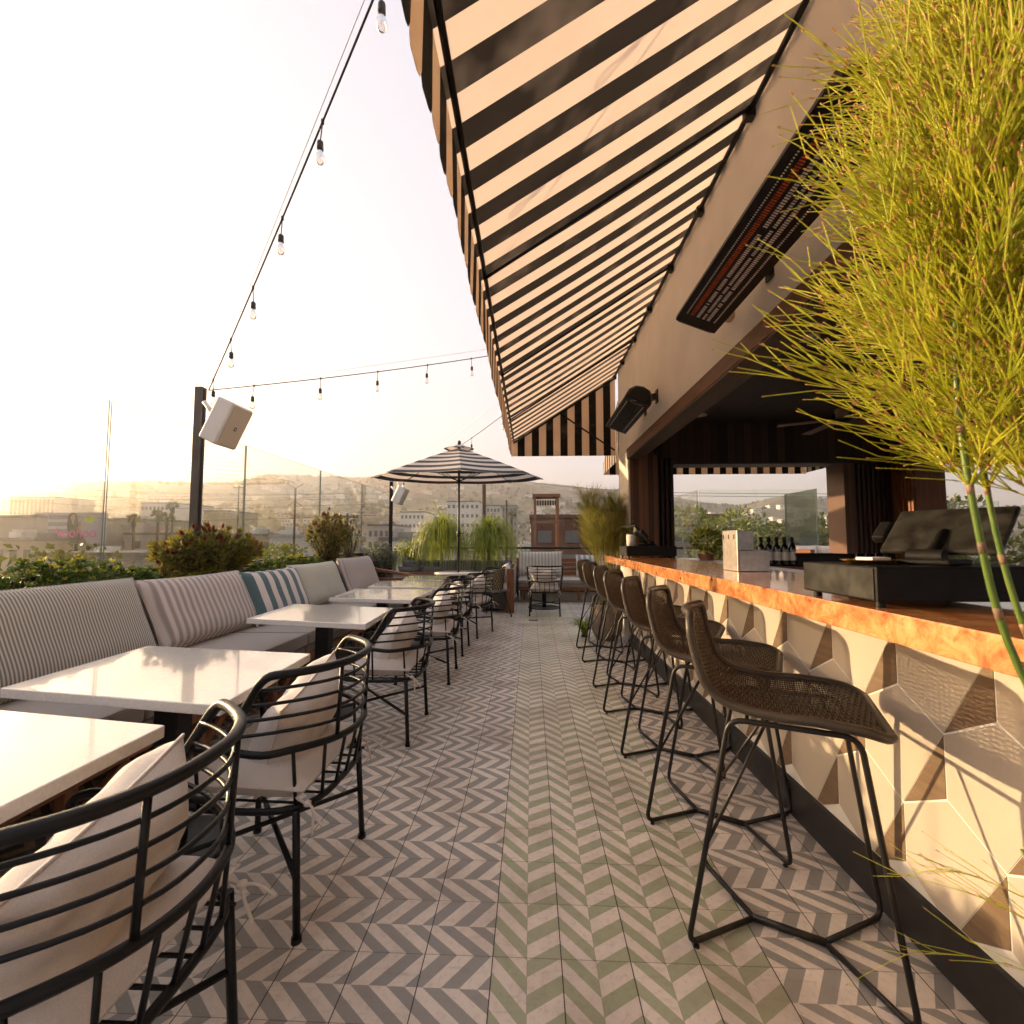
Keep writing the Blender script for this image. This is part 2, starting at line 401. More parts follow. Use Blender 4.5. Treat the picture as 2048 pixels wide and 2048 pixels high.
M['treeB']=leafmat('tree_leaf_olive',(.06,.075,.018),(.14,.145,.035),.3,.6)
M['treeC']=leafmat('tree_leaf_bright',(.10,.13,.02),(.22,.24,.04),.35,.6)
# ================================================================== CAMERA, SKY, SUN, HAZE
cd=bpy.data.cameras.new('camera'); cam=bpy.data.objects.new('camera',cd); C.objects.link(cam)
cd.sensor_width=36; cd.lens=FPX/2048*36; cd.clip_start=.02; cd.clip_end=20000
cam.location=(0,0,EYE); cam.rotation_euler=(R(90)+PITCH,0,YAW); S.camera=cam
cd.dof.use_dof=True; cd.dof.focus_distance=3.2; cd.dof.aperture_fstop=9
SKY_G=.14
SUN_EL, SUN_AZ = R(10.0), R(24)                 # azimuth measured from -X towards +Y
sd=Vector((-math.cos(SUN_AZ)*math.cos(SUN_EL),math.sin(SUN_AZ)*math.cos(SUN_EL),math.sin(SUN_EL)))
ld=bpy.data.lights.new('sun','SUN'); ld.energy=2.9; ld.angle=R(.5); ld.color=(1,.69,.40)
sun=bpy.data.objects.new('sun',ld); C.objects.link(sun); sun.rotation_euler=sd.to_track_quat('Z','Y').to_euler(); sun.location=sd*40
w=bpy.data.worlds.new('World'); S.world=w; w.use_nodes=True; nt=w.node_tree
bg=nt.nodes['Background']; sky=nt.nodes.new('ShaderNodeTexSky'); sky.sky_type='NISHITA'; sky.sun_disc=False
sky.sun_elevation=SUN_EL; sky.sun_rotation=math.atan2(sd.x,sd.y); sky.altitude=100; sky.air_density=1.0; sky.dust_density=3.5; sky.ozone_density=1.0
hs=nt.nodes.new('ShaderNodeHueSaturation'); hs.inputs['Saturation'].default_value=1.3
ga=nt.nodes.new('ShaderNodeGamma'); ga.inputs[1].default_value=SKY_G
nt.links.new(sky.outputs[0],ga.inputs[0]); nt.links.new(ga.outputs[0],hs.inputs['Color'])
mu=nt.nodes.new('ShaderNodeMix'); mu.data_type='RGBA'; mu.blend_type='MULTIPLY'; mu.inputs[0].default_value=1; mu.inputs[7].default_value=(.985,.925,.97,1)
nt.links.new(hs.outputs[0],mu.inputs[6]); nt.links.new(mu.outputs[2],bg.inputs[0]); bg.inputs[1].default_value=.15
vs=S.view_settings; vs.view_transform='Standard'; vs.look='None'; vs.exposure=2.58; vs.gamma=1
S.cycles.use_denoising=True
try: S.cycles.denoiser='OPENIMAGEDENOISE'
except Exception: pass
S.cycles.max_bounces=8; S.cycles.transparent_max_bounces=24; S.cycles.volume_bounces=1; S.cycles.caustics_reflective=False; S.cycles.caustics_refractive=False
S.cycles.sample_clamp_indirect=6; S.cycles.use_adaptive_sampling=True; S.cycles.adaptive_threshold=.02
def haze():
    m=bpy.data.materials.new('haze_air'); m.use_nodes=True; t=m.node_tree; t.nodes.remove(t.nodes['Principled BSDF'])
    v=t.nodes.new('ShaderNodeVolumePrincipled'); v.inputs['Color'].default_value=(.95,.88,.80,1); v.inputs['Density'].default_value=HAZE_D; v.inputs['Anisotropy'].default_value=.80
    t.links.new(v.outputs[0],t.nodes['Material Output'].inputs['Volume'])
    tag(MB().box(-4200,4200,-4200,4200,-11,330).build('haze',m),kind='stuff')
HAZE_D=.0005
haze()

# ================================================================== TERRACE
fl=MB().box(-3.62,12,-3,11.85,-.35,0).build('terrace_floor',M['floor']); tag(fl,kind='structure')
hb=MB().box(-3.75,12.1,-6,12,-9,-.36).build('terrace_podium',M['concrete']); tag(hb,kind='structure')
pw=MB().box(-3.66,-3.54,-3,11.85,.004,.97).build('parapet_wall',M['concrete']); tag(pw,'low concrete parapet under the left glass screen, behind the planter','wall')

def pane(name,parent,a,b,z0,z1,mat,edge,t=.012):
    """one glass panel standing between a and b (2-D), green edges"""
    a=Vector(a); b=Vector(b); d=(b-a).normalized(); n=Vector((-d.y,d.x))*t/2
    q=[a-n,b-n,b+n,a+n]; mb=MB()
    vs=[(p.x,p.y,z) for z in (z0,z1) for p in q]
    mb.add(vs,[(0,1,5,4),(2,3,7,6)],0); mb.add(vs,[(1,2,6,5),(3,0,4,7),(4,5,6,7),(3,2,1,0)],1)
    return mb.build(name,[mat,edge],parent)
def fence(label,pts,z0,z1,mat,step=None,rail=True,gap=.02):
    g=thing('glass_fence',label,'glass fence',(pts[0][0],pts[0][1],0))
    o=Vector(pts[0])
    for i in range(len(pts)-1):
        a=Vector(pts[i])-o; b=Vector(pts[i+1])-o; d=(b-a).normalized()
        pane('glass_panel',g,a+d*gap/2,b-d*gap/2,z0,z1,mat,M['glassedge'])
    if rail:
        mb=MB()
        a=Vector(pts[0])-o; b=Vector(pts[-1])-o
        mb.bar((a.x,a.y,z0-.02),(b.x,b.y,z0-.02),.10,.09)
        mb.build('base_rail',M['black'],g,bevel=.004)
    return g
fence('long run of clear glass panels above the planter on the left side',[(-3.6,y) for y in (-1.9,0,1.85,3.69,5.55,7.6,9.52,11.6)],1.02,2.50,M['glass'])
g=fence('glass screen across the far end of the terrace, left of the bar building',[(x,11.8) for x in (-3.55,-2.75,-1.7,-.35,1.1,2.5,3.87)],.02,2.42,M['glass'],rail=False)
mb=MB(); mb.tube([(0,-.03,1.11),(7.4,-.03,1.11)],.03,8); mb.build('hand_rail',M['black'],g)
g2=fence('glass screen seen through the bar window, between the two angled panes',[(3.9,10.7),(5.2,10.7),(6.55,10.7)],.02,2.47,M['glass'],rail=False)
g3=fence('angled glass pane at the left inside the bar window',[(3.88,12.6),(3.88,10.75)],.02,2.47,M['glass'],rail=False)
g4=fence('greenish angled glass pane at the right inside the bar window',[(6.6,12.1),(6.6,10.75)],.02,2.50,M['glassgreen'],rail=False)
g5=fence('glass screen at the right behind the rush plant, past the bar building',[(6.7,12.15),(8.4,12.15),(10.2,12.15),(12,12.15)],.02,2.3,M['glass'],rail=False)

# ================================================================== BAR BUILDING
XW=1.25
bl=thing('bar_pavilion','open sided bar building with white upper wall and dark wood interior','building',(XW,0,0))
def part(mb,name,mat,parent,off=(XW,0,0),**k):
    mb.v=[(a-off[0],b-off[1],c-off[2]) for a,b,c in mb.v]
    return mb.build(name,mat,parent,**k)
part(MB().box(XW,XW+.18,-3,6.45,2.475,4.7),'fascia_wall',M['stucco'],bl)
part(MB().box(XW,XW+.022,5.86,6.45,.004,2.47),'end_wall',M['wallpale'],bl)
part(MB().box(XW-.022,XW+.16,-3,5.86,2.36,2.472),'lintel_trim',M['trim'],bl,bevel=.004)
part(MB().box(XW+.16,XW+.19,-3,5.86,2.40,2.9),'inner_beam_face',M['soffit'],bl)
part(MB().box(XW-.018,XW+.162,-3,5.86,2.345,2.358),'beam_soffit',M['soffit'],bl)
part(MB().box(XW+.024,1.62,5.86,6.28,.004,2.40),'jamb_post',M['jamb'],bl)
part(MB().box(XW+.19,12,-3,6.6,2.92,3.02),'bar_ceiling',M['darkceil'],bl)
part(MB().box(XW+.18,12,-3,6.62,3.03,4.55),'roof_block',M['wallpale'],bl)
mb=MB()
for i in range(9):
    x0=1.625+i*.031; mb.box(x0,x0+.022,6.10-(.05 if i%2 else 0),6.28,.9,2.40)
mb.box(1.62,1.91,6.281,6.30,.9,2.40)
part(mb,'folded_shutter',M['slat'],bl)
mb=MB(); mb.box(XW+.024,12,6.303,6.6,2.37,2.915); mb.box(XW+.024,1.91,6.303,6.6,0,2.369); mb.box(4.23,5.15,6.303,6.6,0,2.369)
part(mb,'rear_wall',M['darkwood'],bl)
part(MB().box(1.91,4.23,6.285,6.6,2.345,2.368),'window_head',M['soffit'],bl)
mb=MB(); mb.box(4.205,4.229,6.29,6.62,.9,2.345); mb.box(4.205,4.34,6.262,6.29,.9,2.345)
part(mb,'window_jamb',M['jamb'],bl)
mb=MB()
for i in range(14):
    x0=4.345+i*.031; mb.box(x0,x0+.02,6.27-(.02 if i%2 else 0),6.30,.9,2.345)
part(mb,'slat_panel',M['slat'],bl)
mb=MB(); mb.box(4.83,5.2,5.90,6.26,0,2.9)
for i in range(7): mb.box(4.805,4.829,5.91+i*.05,5.94+i*.05,0,2.9)
part(mb,'slatted_pier',M['teakv'],bl)
# ceiling lights and fan
for k,(u,v) in enumerate(((1617,675),(1402,830))):
    p=onZ(u,v,2.915)
    t=thing('ceiling_light',('larger round white recessed light in the dark bar ceiling, beside the rush plant','small round white recessed light in the dark bar ceiling, next to the beam')[k],'ceiling light',p,0,'recessed lights in the bar ceiling')
    MB().lathe([(.0,-.004),(.055,-.004),(.055,-.001)],n=28).build('lens',M['lampwhite'],t); MB().lathe([(.056,-.001),(.056,-.012),(.078,-.008),(.078,-.001)],n=28).build('lamp_ring',M['lampwhite'],t)
p=onY(1640,900,5.0)
t=thing('ceiling_fan','dark ceiling fan hanging inside the bar above the window','ceiling fan',(p.x+.25,p.y,2.92))
MB().tube([(0,0,0),(0,0,-.24)],.015,8).build('down_rod',M['dkmetal'],t)
MB().lathe([(0,-.36),(.09,-.35),(.11,-.30),(.08,-.24),(0,-.235)],n=20).build('motor',M['dkmetal'],t)
for k in range(5):
    a=k*2*PI/5+.35; mb=MB(); mb.bar((.1*math.cos(a),.1*math.sin(a),-.31),(.62*math.cos(a),.62*math.sin(a),-.33),.12,.012); mb.build('blade',M['trim'],t,bevel=.003)

# ------------------------------------------------------------------ BAR
b=thing('bar_counter','long bar with orange burl wood top and hexagon tiled front','bar',(XW,0,0))
CX0=.953; CZ=1.108
part(MB().box(CX0,1.60,-.6,6.02,1.03,CZ),'countertop',M['burl'],b,bevel=.004)
part(MB().box(1.605,1.98,-.6,5.7,1.02,1.085),'steel_ledge',M['steel'],b)
part(MB().box(XW,1.9,-.55,5.858,.004,1.017),'bar_body',M['grout'],b)
part(MB().box(XW-.02,XW,-.55,5.858,.002,.165),'kick_plate',M['kick'],b)
def clip(poly,ax,val,keep_gt):
    out=[]
    for i in range(len(poly)):
        a,c=poly[i],poly[(i+1)%len(poly)]; ia=(a[ax]>=val)==keep_gt; ic=(c[ax]>=val)==keep_gt
        if ia: out.append(a)
        if ia!=ic:
            t=(val-a[ax])/(c[ax]-a[ax]); out.append(tuple(a[k]+(c[k]-a[k])*t for k in (0,1)))
    return out
def inset(poly,d):
    cx=sum(p[0] for p in poly)/len(poly); cy=sum(p[1] for p in poly)/len(poly); r=[]
    for p in poly:
        L=math.hypot(p[0]-cx,p[1]-cy); r.append((p[0]-(p[0]-cx)/L*d,p[1]-(p[1]-cy)/L*d))
    return r
mb=MB(); W=.1667; HS=.0965; HV=.193
for k in range(-2,2):
    zl=.715+.2915*k
    for i in range(-8,22):
        y=1.474+.3334*i+(0 if k%2==0 else .1667)
        bot=(y,zl); lr=(y-W,zl+HS); ur=(y-W,zl+HS+HV); top=(y,zl+2*HS+HV); ul=(y+W,zl+HS+HV); ll=(y+W,zl+HS)
        for poly,mi in (([bot,lr,ur],1),([bot,ur,top,ul,ll],0)):
            q=inset(poly,.0028 if mi==0 else .0034)
            for ax,val,gt in ((1,.168,True),(1,1.012,False),(0,-.54,True),(0,5.85,False)):
                q=clip(q,ax,val,gt)
                if len(q)<3: break
            if len(q)<3: continue
            mb.prism([(XW-.0002,a,c) for a,c in q],(-.0012,0,0),mi)
part(mb,'hex_tile_front',[M['tilebeige'],M['tilewood']],b)
mb=MB()
mb.box(1.07,1.09,1.0,5.6,1.0275,1.0299)
for y in (1.7,1.78,3.1,4.4): mb.lathe([(.0,0),(.012,.0),(.012,.02),(.0,.02)],(1.08,y,1.008),10)
part(mb,'bag_hooks',M['black'],b)
bb=thing('back_bar','low dark back counter inside the bar under the window','counter',(2.9,5.2,0))
MB().box(-1.0,1.6,-.35,.62,.03,.98).build('cabinet',M['darkwood'],bb); MB().box(-1.02,1.62,-.37,.64,.981,1.03).build('worktop',M['teak'],bb,bevel=.004)

# items on the bar
def pos(label,loc,rz,sc):
    t=thing('cash_drawer',label,'cash drawer',loc,rz)
    MB().box(0,.50*sc,0,.33*sc,.018,.018+.098*sc).build('drawer_case',M['plastic'],t,bevel=.004)
    MB().box(-.003,.0-.0005,.01,.32*sc,.024,.012+.098*sc).build('drawer_front',M['scuffed'],t)
    for a,c in ((.03,.03),(.47*sc,.03),(.03,.30*sc),(.47*sc,.30*sc)): MB().lathe([(.013,0),(.012,.0175)],(a,c,0),10).build('foot',M['plastic'],t)
    return t
pos('black scuffed cash drawer on the bar top nearest the camera, beside the rush plant',(.975,1.335,CZ+.001),R(2),1.0)
pos('black cash drawer at the far end of the bar top',(1.07,5.16,CZ+.001),R(2),1.12)
def till(label,loc,rz,sc,tilt):
    t=thing('touch_screen_till',label,'till',loc,rz); X=Matrix.Rotation(tilt,4,'X')
    MB().box(-.09*sc,.09*sc,-.11*sc,.09*sc,.001,.022*sc).build('stand_base',M['plastic'],t,bevel=.006)
    mb=MB(); mb.tube([(0,-.07*sc,.035*sc),(0,-.0*sc,.06*sc),(0,.10*sc,.135*sc)],.022*sc,10); mb.lathe([(.03*sc,-.06*sc),(.03*sc,.06*sc)],n=16,M=Matrix.Translation((0,-.07*sc,.034*sc))@Matrix.Rotation(PI/2,4,'Y')); mb.build('stand_arm',M['plastic'],t)
    T=Matrix.Translation((0,.11*sc,.14*sc))@X
    MB().box(-.20*sc,.20*sc,-.012*sc,.012*sc,-.14*sc,.14*sc).build('screen_shell',M['scuffed'],t,bevel=.006,M=T)
    MB().box(-.185*sc,.185*sc,-.0145*sc,-.0125*sc,-.125*sc,.125*sc,M=Matrix.Rotation(PI,4,'Z')).build('screen_glass',M['bottle'],t,M=T)
    mb=MB().box(-.26*sc,-.205*sc,-.02*sc,.02*sc,-.06*sc,.06*sc); mb.build('card_reader',M['plastic'],t,bevel=.008,M=T)
    return t
till('black touch screen till seen from behind on the near cash drawer',(1.25,1.47,CZ+.001+.117),R(-62),.74,R(-48))
till('small black touch screen till on the far cash drawer',(1.32,5.36,CZ+.001+.129),R(100),.95,R(-42))
t=thing('paper_roll','pale paper roll standing on the far cash drawer','paper roll',(1.16,5.33,CZ+.130)); MB().lathe([(.012,0),(.055,0),(.055,.13),(.012,.13)],n=24).build('roll_paper',M['paper'],t); MB().lathe([(.012,.002),(.012,.128)],n=16).build('roll_core',M['concrete'],t)
t=thing('bill_tray','amber oval tray with a folded white check on the near cash drawer','tray',(1.10,1.53,CZ+.118),R(10))
MB().lathe([(0,.0),(.06,.0),(.085,.012),(.088,.013),(.06,.004),(0,.004)],n=30,M=Matrix.Diagonal((1.1,.75,1,1))).build('dish',M['gold'],t)
mb=MB(); mb.box(-.05,.04,-.03,.03,.006,.009); mb.box(-.03,.05,-.028,.025,.0095,.02,M=Matrix.Rotation(R(8),4,'Z')); mb.build('check_paper',M['paper'],t)
t=thing('steel_caddy','square cornered stainless steel garnish caddy on the bar top','caddy',(1.27,2.87,CZ+.001),R(3))
mb=MB(); mb.box(0,.012,0,.19,0,.255); mb.box(.0125,.2,.178,.19,0,.255); mb.box(.0125,.20,0,.177,0,.13); mb.build('steel_box',M['steel'],t,bevel=.003)
mb=MB()
for y in (.03,.10,.165): mb.box(-.0012,-.0004,y,y+.012,.20,.228)
mb.box(-.0012,-.0004,.03,.177,.2281,.2284); mb.build('slots',M['black'],t)
BOT=[(0,0),(.036,0),(.037,.005),(.037,.19),(.030,.215),(.016,.235),(.0145,.29),(.016,.292),(.016,.305),(0,.305)]
for i in range(5):
    p=onY(1523+15.6*i,1127,4.95); lab=('leftmost of the five dark wine bottles, half hidden by the steel caddy','second dark wine bottle from the left on the back counter','middle one of the five dark wine bottles on the back counter','fourth dark wine bottle from the left, with a white label','rightmost of the five dark wine bottles, beside the black tray')[i]
    t=thing('wine_bottle',lab,'bottle',(p.x,4.95,1.031),0,'wine bottles on the back counter')
    MB().lathe(BOT,n=20).build('bottle_glass',M['bottle'],t); MB().lathe([(.0376,.06),(.0376,.15)],n=20).build('bottle_label',M['paper'],t); MB().lathe([(.0172,.245),(.0172,.3062),(0,.3062)],n=16).build('capsule',M['black'],t)
t=thing('service_tray','deep black plastic tub on the back counter beside the bottles','tub',(2.78,4.9,1.031))
mb=MB(); mb.box(0,.56,0,.3,0,.01); mb.box(0,.56,0,.012,.0101,.13); mb.box(0,.56,.288,.3,.0101,.13); mb.box(0,.012,.0121,.2879,.0101,.13); mb.box(.548,.56,.0121,.2879,.0101,.13); mb.box(-.02,.58,-.02,0,.115,.131); mb.build('tub_shell',M['plastic'],t,bevel=.004)
t=thing('herb_planter','small bright green potted herb behind the steel caddy','potted plant',(1.98,5.25,1.031))
MB().lathe([(.06,0),(.09,.12),(.08,.12),(0,.11)],n=18).build('pot',M['teak'],t)
mb=MB()
for i in range(420):
    d=Vector((random.gauss(0,1),random.gauss(0,1),random.gauss(0,1))).normalized(); p=Vector((0,0,.27))+Vector((d.x*.17,d.y*.12,d.z*.14))*random.uniform(.5,1); mb.leaf(p,d+Vector((0,0,.4)),.045,.03)
mb.build('foliage',M['treeC'],t); MB().tube([(0,0,.1),(.01,0,.26)],.008,6).build('stem',M['twig'],t)

t=thing('paper_stack','small stack of pale papers on the back counter left of the herb','papers',(2.15,5.62,1.031),R(12))
mb=MB(); mb.box(-.11,.11,-.15,.15,0,.022); mb.box(-.10,.12,-.14,.15,.0222,.034,M=Matrix.Rotation(R(7),4,'Z')); mb.build('sheets',M['paper'],t); MB().box(-.02,.02,-.155,-.15,.0,.03).build('clip',M['black'],t)
for i in range(6):
    t=thing('drinking_glass',('first','second','third','fourth','fifth','sixth')[i]+' clear tumbler from the left on the back counter, right of the bottles','glass',(3.42+i*.105,5.35,1.031),0,'tumblers on the back counter')
    MB().lathe([(0,.002),(.030,.002),(.036,.12),(.0335,.12),(.028,.012),(0,.012)],n=16).build('tumbler',M['bulb'],t)
# ================================================================== AWNINGS
AX0,AZ0,AX1,AZ1=-.28,2.76,XW,3.73; AY0,AY1=-2.2,6.68
aw=thing('striped_awning','large black and cream striped awning over the bar stools','awning',(AX0,0,0))
off=(AX0,0,0)
def slope(a,c):
    y=AY0+(AY1-AY0)*c; s=-.018*math.sin(PI*a)*(.6+.4*math.sin(y*2.9)); return (AX0+(AX1-AX0)*a,y,AZ0+(AZ1-AZ0)*a+s)
cp=part(MB().grid(slope,10,90),'canopy',M['awnY'],aw,off)
mb=MB(); P2=.1056; y=-2.2+.0
i0=math.floor((AY0*1/.2112+.30)*2)
i=i0
while True:
    ya=(i/2-.30)*.2112; yb=ya+.1056; i+=1
    if yb>AY1: break
    if ya<AY0: continue
    wv=lambda yy:.005*math.sin(yy*5.1)+.002*math.sin(yy*17)
    pts=[]
    zb=2.485+.006*math.sin(i*2.1)
    prof=[(ya,AZ0),(ya,zb+.02),(ya+.012,zb),(yb-.035,zb),(yb-.012,zb+.01),(yb,zb+.035),(yb,AZ0)]
    mb.prism([(AX0+.001+wv(yy)*(AZ0-z)/.27,yy,z) for yy,z in prof],(.0016,0,0))
part(mb,'valance',M['awnY'],aw,off)
mb=MB(); mb.prism([(AX0,AY1,2.545),(AX1,AY1,2.545),(AX1,AY1,AZ1),(AX0,AY1,AZ0)],(0,.002,0)); part(mb,'end_panel',M['awnX'],aw,off)
mb=MB(); mb.tube([(AX0+.03,AY0,AZ0+.0),(AX0+.03,AY1-.02,AZ0+.0)],.012,8); mb.tube([(AX1-.03,AY0,AZ1-.05),(AX1-.03,AY1-.02,AZ1-.05)],.016,8)
part(mb,'frame_rail',M['black'],aw,off)
for yy in (.94,2.418,3.897,5.375):
    mb=MB(); mb.tube([(AX0+.02,yy,AZ0-.022),(AX1-.03,yy,AZ1-.042)],.009,8); part(mb,'rafter',M['black'],aw,off)
for yy in (.6,1.5,2.45,3.2,3.9,4.6,5.3,6.0,6.55):
    mb=MB(); mb.box(AX1-.055,AX1-.002,yy-.025,yy+.025,AZ1-.085,AZ1-.02); part(mb,'wall_clamp',M['dkmetal'],aw,off,bevel=.004)
mb=MB(); mb.tube([(.40,AY1-.02,3.20),(AX1-.02,AY1-.02,2.62)],.012,8); mb.tube([(AX0+.02,AY1-.015,AZ0-.02),(AX1-.03,AY1-.015,AZ1-.05)],.013,8); part(mb,'end_brace',M['black'],aw,off)
# awning over the rear window
ra=thing('striped_awning','smaller striped awning hanging outside the rear bar window','awning',(1.3,6.65,0)); off=(1.3,6.65,0)
part(MB().prism([(1.28,6.66,3.35),(4.75,6.66,3.35),(4.75,8.0,2.66),(1.28,8.0,2.66)],(0,0,.003)),'canopy',M['awnX'],ra,off)
part(MB().box(1.28,4.75,8.002,8.005,2.45,2.66),'valance',M['awnX'],ra,off)
for x in (1.278,4.752): part(MB().prism([(x,6.66,2.47),(x,8.0,2.47),(x,8.0,2.66),(x,6.66,3.35)],(.002,0,0)),'end_panel',M['awnY'],ra,off)

# ================================================================== HEATERS
def heater(label,y0,y1,x,z,lit):
    t=thing('patio_heater',label,'heater',(x,y0,z),0,'wall heaters above the bar'); L=y1-y0
    T=Matrix.Rotation(R(22),4,'Y')            # the radiant face looks down and out
    mb=MB(); h=.125
    prof=[(-h,-.02),(-h*.98,-.045),(h*.98,-.045),(h,-.02),(h*.92,.035),(h*.55,.085),(0,.10),(-h*.55,.085),(-h*.92,.035)]
    n=len(prof); st=[(0.0,.80),(.03,1.0),(L-.03,1.0),(L,.80)]
    vs=[T@Vector((a*s,yy,c*s)) for yy,s in st for a,c in prof]; fs=[]
    for j in range(3):
        for k in range(n): fs.append((j*n+k,j*n+(k+1)%n,(j+1)*n+(k+1)%n,(j+1)*n+k))
    mb.add(vs,fs,0,False); mb.add(vs,[tuple(range(n)),tuple(range(3*n,4*n))[::-1]],0); mb.build('housing',M['black'],t,fix=True)
    mb=MB(); rows=((-.085,.0035,M['steel'],0),(-.055,.011,None,1),(-.02,.009,None,2),(.012,.007,None,2),(.04,.009,None,2),(.078,.0045,None,0))
    N=int((L-.24)/.013)
    for rx,rw,_,mi in rows:
        for k in range(N):
            y=.12+k*.013; 
            if mi==2 and random.random()<.05: continue
            mb.box(rx-rw,rx+rw,y,y+(.0065 if mi else .005),-.0475,-.0455,mi,T)
    mb.box(-.098,.098,.10,L-.10,-.0456,-.0449,3,T)
    mb.build('heat_face',[M['rod'],M['orange'] if lit else M['dkmetal'],M['rod'] if lit else M['dkmetal'],M['black']],t)
    mb=MB()
    for yc in ((.075,) if lit else (.075,)):
        ring=[T@Vector((.06*math.cos(a),yc+.035*math.sin(a),-.047)) for a in [i*2*PI/18 for i in range(14)]]
        mb.tube(ring,.003,5)
    mb.build('end_emblem',M['steel'],t)
    for yy in (.35,L-.38):
        mb=MB(); mb.bar(tuple(T@Vector((.02,yy,.07))),(XW-x-.012,yy,.10),.05,.06); mb.box(XW-x-.012,XW-x-.001,yy-.035,yy+.035,.035,.165); mb.build('wall_bracket',M['bracket'],t)
    return t
heater('long wall heater close overhead with an orange element behind its grille',1.28,2.72,1.0,2.62,True)
heater('black wall heater farther along the white wall, near the awning end',4.12,5.3,1.0,2.62,False)
t=thing('junction_cover','small tan conduit cover on the wall behind the near heater','conduit cover',(1.242,2.80,2.66)); MB().lathe([(0,0),(.04,.01),(.045,.05),(.04,.09),(0,.1)],n=14).build('cover_shell',M['tan'],t)
# ================================================================== helpers for soft things
def pillow_mb(w,h,t,pin=.06,nx=20,ny=14,rough=.0,edge=.5,seed=0,flat=4):
    mb=MB()
    def f(sg):
        def g(a,c):
            u=2*a-1; v=2*c-1
            x=w/2*u*(1-pin*(1-v*v)); y=h/2*v*(1-pin*(1-u*u))
            z=sg*t/2*max(0,(1-abs(u)**flat)*(1-abs(v)**flat))**edge
            if rough:
                k=noise.noise(Vector((x*5+seed*9.1,y*5,sg*2.0+seed)))+.5*noise.noise(Vector((x*13+seed,y*13,sg)))
                z+=k*rough*(1-abs(u)**6)*(1-abs(v)**6)
            return (x,y,z)
        return g
    mb.grid(f(1),nx,ny,0); mb.grid(f(-1),nx,ny,0,flip=True)
    loop=[]
    g=f(1); N=24
    for i in range(N): loop.append(g(i/N,0))
    for i in range(N): loop.append(g(1,i/N))
    for i in range(N): loop.append(g(1-i/N,1))
    for i in range(N): loop.append(g(0,1-i/N))
    mb.tube(loop,.0045,5,0,closed=True)
    return mb
def frame(ex,ey,o):
    ex=Vector(ex).normalized(); ey=Vector(ey); ez=ex.cross(ey).normalized(); ey=ez.cross(ex)
    return Matrix(((ex.x,ey.x,ez.x,o[0]),(ex.y,ey.y,ez.y,o[1]),(ex.z,ey.z,ez.z,o[2]),(0,0,0,1)))
def set_uv(o,uvs):
    me=o.data; l=me.uv_layers.new(name='UVMap')
    for lp in me.loops: l.data[lp.index].uv=uvs[lp.vertex_index] if lp.vertex_index<len(uvs) else (0,0)

# ================================================================== BAR STOOLS
def make_stool():
    t=thing('bar_stool','','bar stool')
    path=spline([(-.298,1.048),(-.284,.98),(-.258,.895),(-.222,.82),(-.150,.772),(-.04,.757),(.10,.762),(.20,.765),(.262,.752)],8)
    n=len(path)-1
    L=[0]
    for i in range(n): L.append(L[-1]+(Vector(path[i+1])-Vector(path[i])).length)
    def hw(s):
        w=.205+.035*min(1,max(0,(s-.15)/.5))
        for e in (s/.085,(1-s)/.09):
            if e<1: w-=.055*(1-math.sqrt(max(0,1-(1-e)**2)))
        return w
    def P(a,c):
        s=c*L[-1]; i=0
        while i<n-1 and L[i+1]<s: i+=1
        k=(s-L[i])/max(1e-9,L[i+1]-L[i]); p=Vector(path[i])*(1-k)+Vector(path[i+1])*k
        x=(2*a-1)*hw(c); q=(2*a-1)**2
        back=max(0,1-c/.5); seat=1-back
        return (x,p[0]+.035*q*back,p[1]+.018*q*seat*min(1,(1-c)*4))
    P2=lambda a,c:P(a,c)
    mb=MB(); NC,NL=98,24
    def nrm(a,c):
        e=.01; p=Vector(P(a,c)); da=Vector(P(min(1,a+e),c))-Vector(P(max(0,a-e),c)); dc=Vector(P(a,min(1,c+e)))-Vector(P(a,max(0,c-e))); return p,da.cross(dc).normalized()
    for k in range(1,NC):
        c=k/NC; pts=[]
        for i in range(NL//2+1):
            p,nn=nrm(i/(NL//2),c); pts.append(p+nn*(.0022 if (i+k)%2 else -.0022))
        mb.tube(pts,.0029,4,0,caps=False)
    for k in range(1,NL):
        a=k/NL; mb.tube([P(a,i/52) for i in range(53)],.0026,4,0,caps=False)
    mb.build('woven_seat',M['strand'],t)
    loop=[P(i/16,0) for i in range(16)]+[P(1,i/44) for i in range(44)]+[P(1-i/16,1) for i in range(16)]+[P(0,1-i/44) for i in range(44)]
    MB().tube(loop,.0145,8,0,closed=True).build('woven_rim',M['rim'],t)
    for sx in (-1,1):
        pts=fillet([(0,-.10,.012),(sx*.215,-.285,.012),(sx*.185,-.15,.728),(sx*.185,.19,.735),(sx*.215,.285,.012),(0,.10,.012)],.045)
        mb=MB().tube(pts,.0088,8)
        for yy in (-.27,.27): mb.lathe([(.009,.0),(.009,.006)],(sx*.20,yy*.97,0),8)
        mb.build('leg_frame',M['dkmetal'],t)
    mb=MB().tube([(0,-.105,.012),(0,.105,.012)],.0115,8); mb.build('floor_bar',M['dkmetal'],t)
    for sx in (-1,1):
        MB().tube([(sx*.207,-.225,.33),(sx*.02,-.03,.715)],.0055,6).build('cross_brace',M['dkmetal'],t)
    mb=MB().tube([(-.185,-.10,.733),(.185,-.10,.733)],.007,6).tube([(-.185,.13,.738),(.185,.13,.738)],.007,6); mb.build('seat_bar',M['dkmetal'],t)
    return t
stool=make_stool()
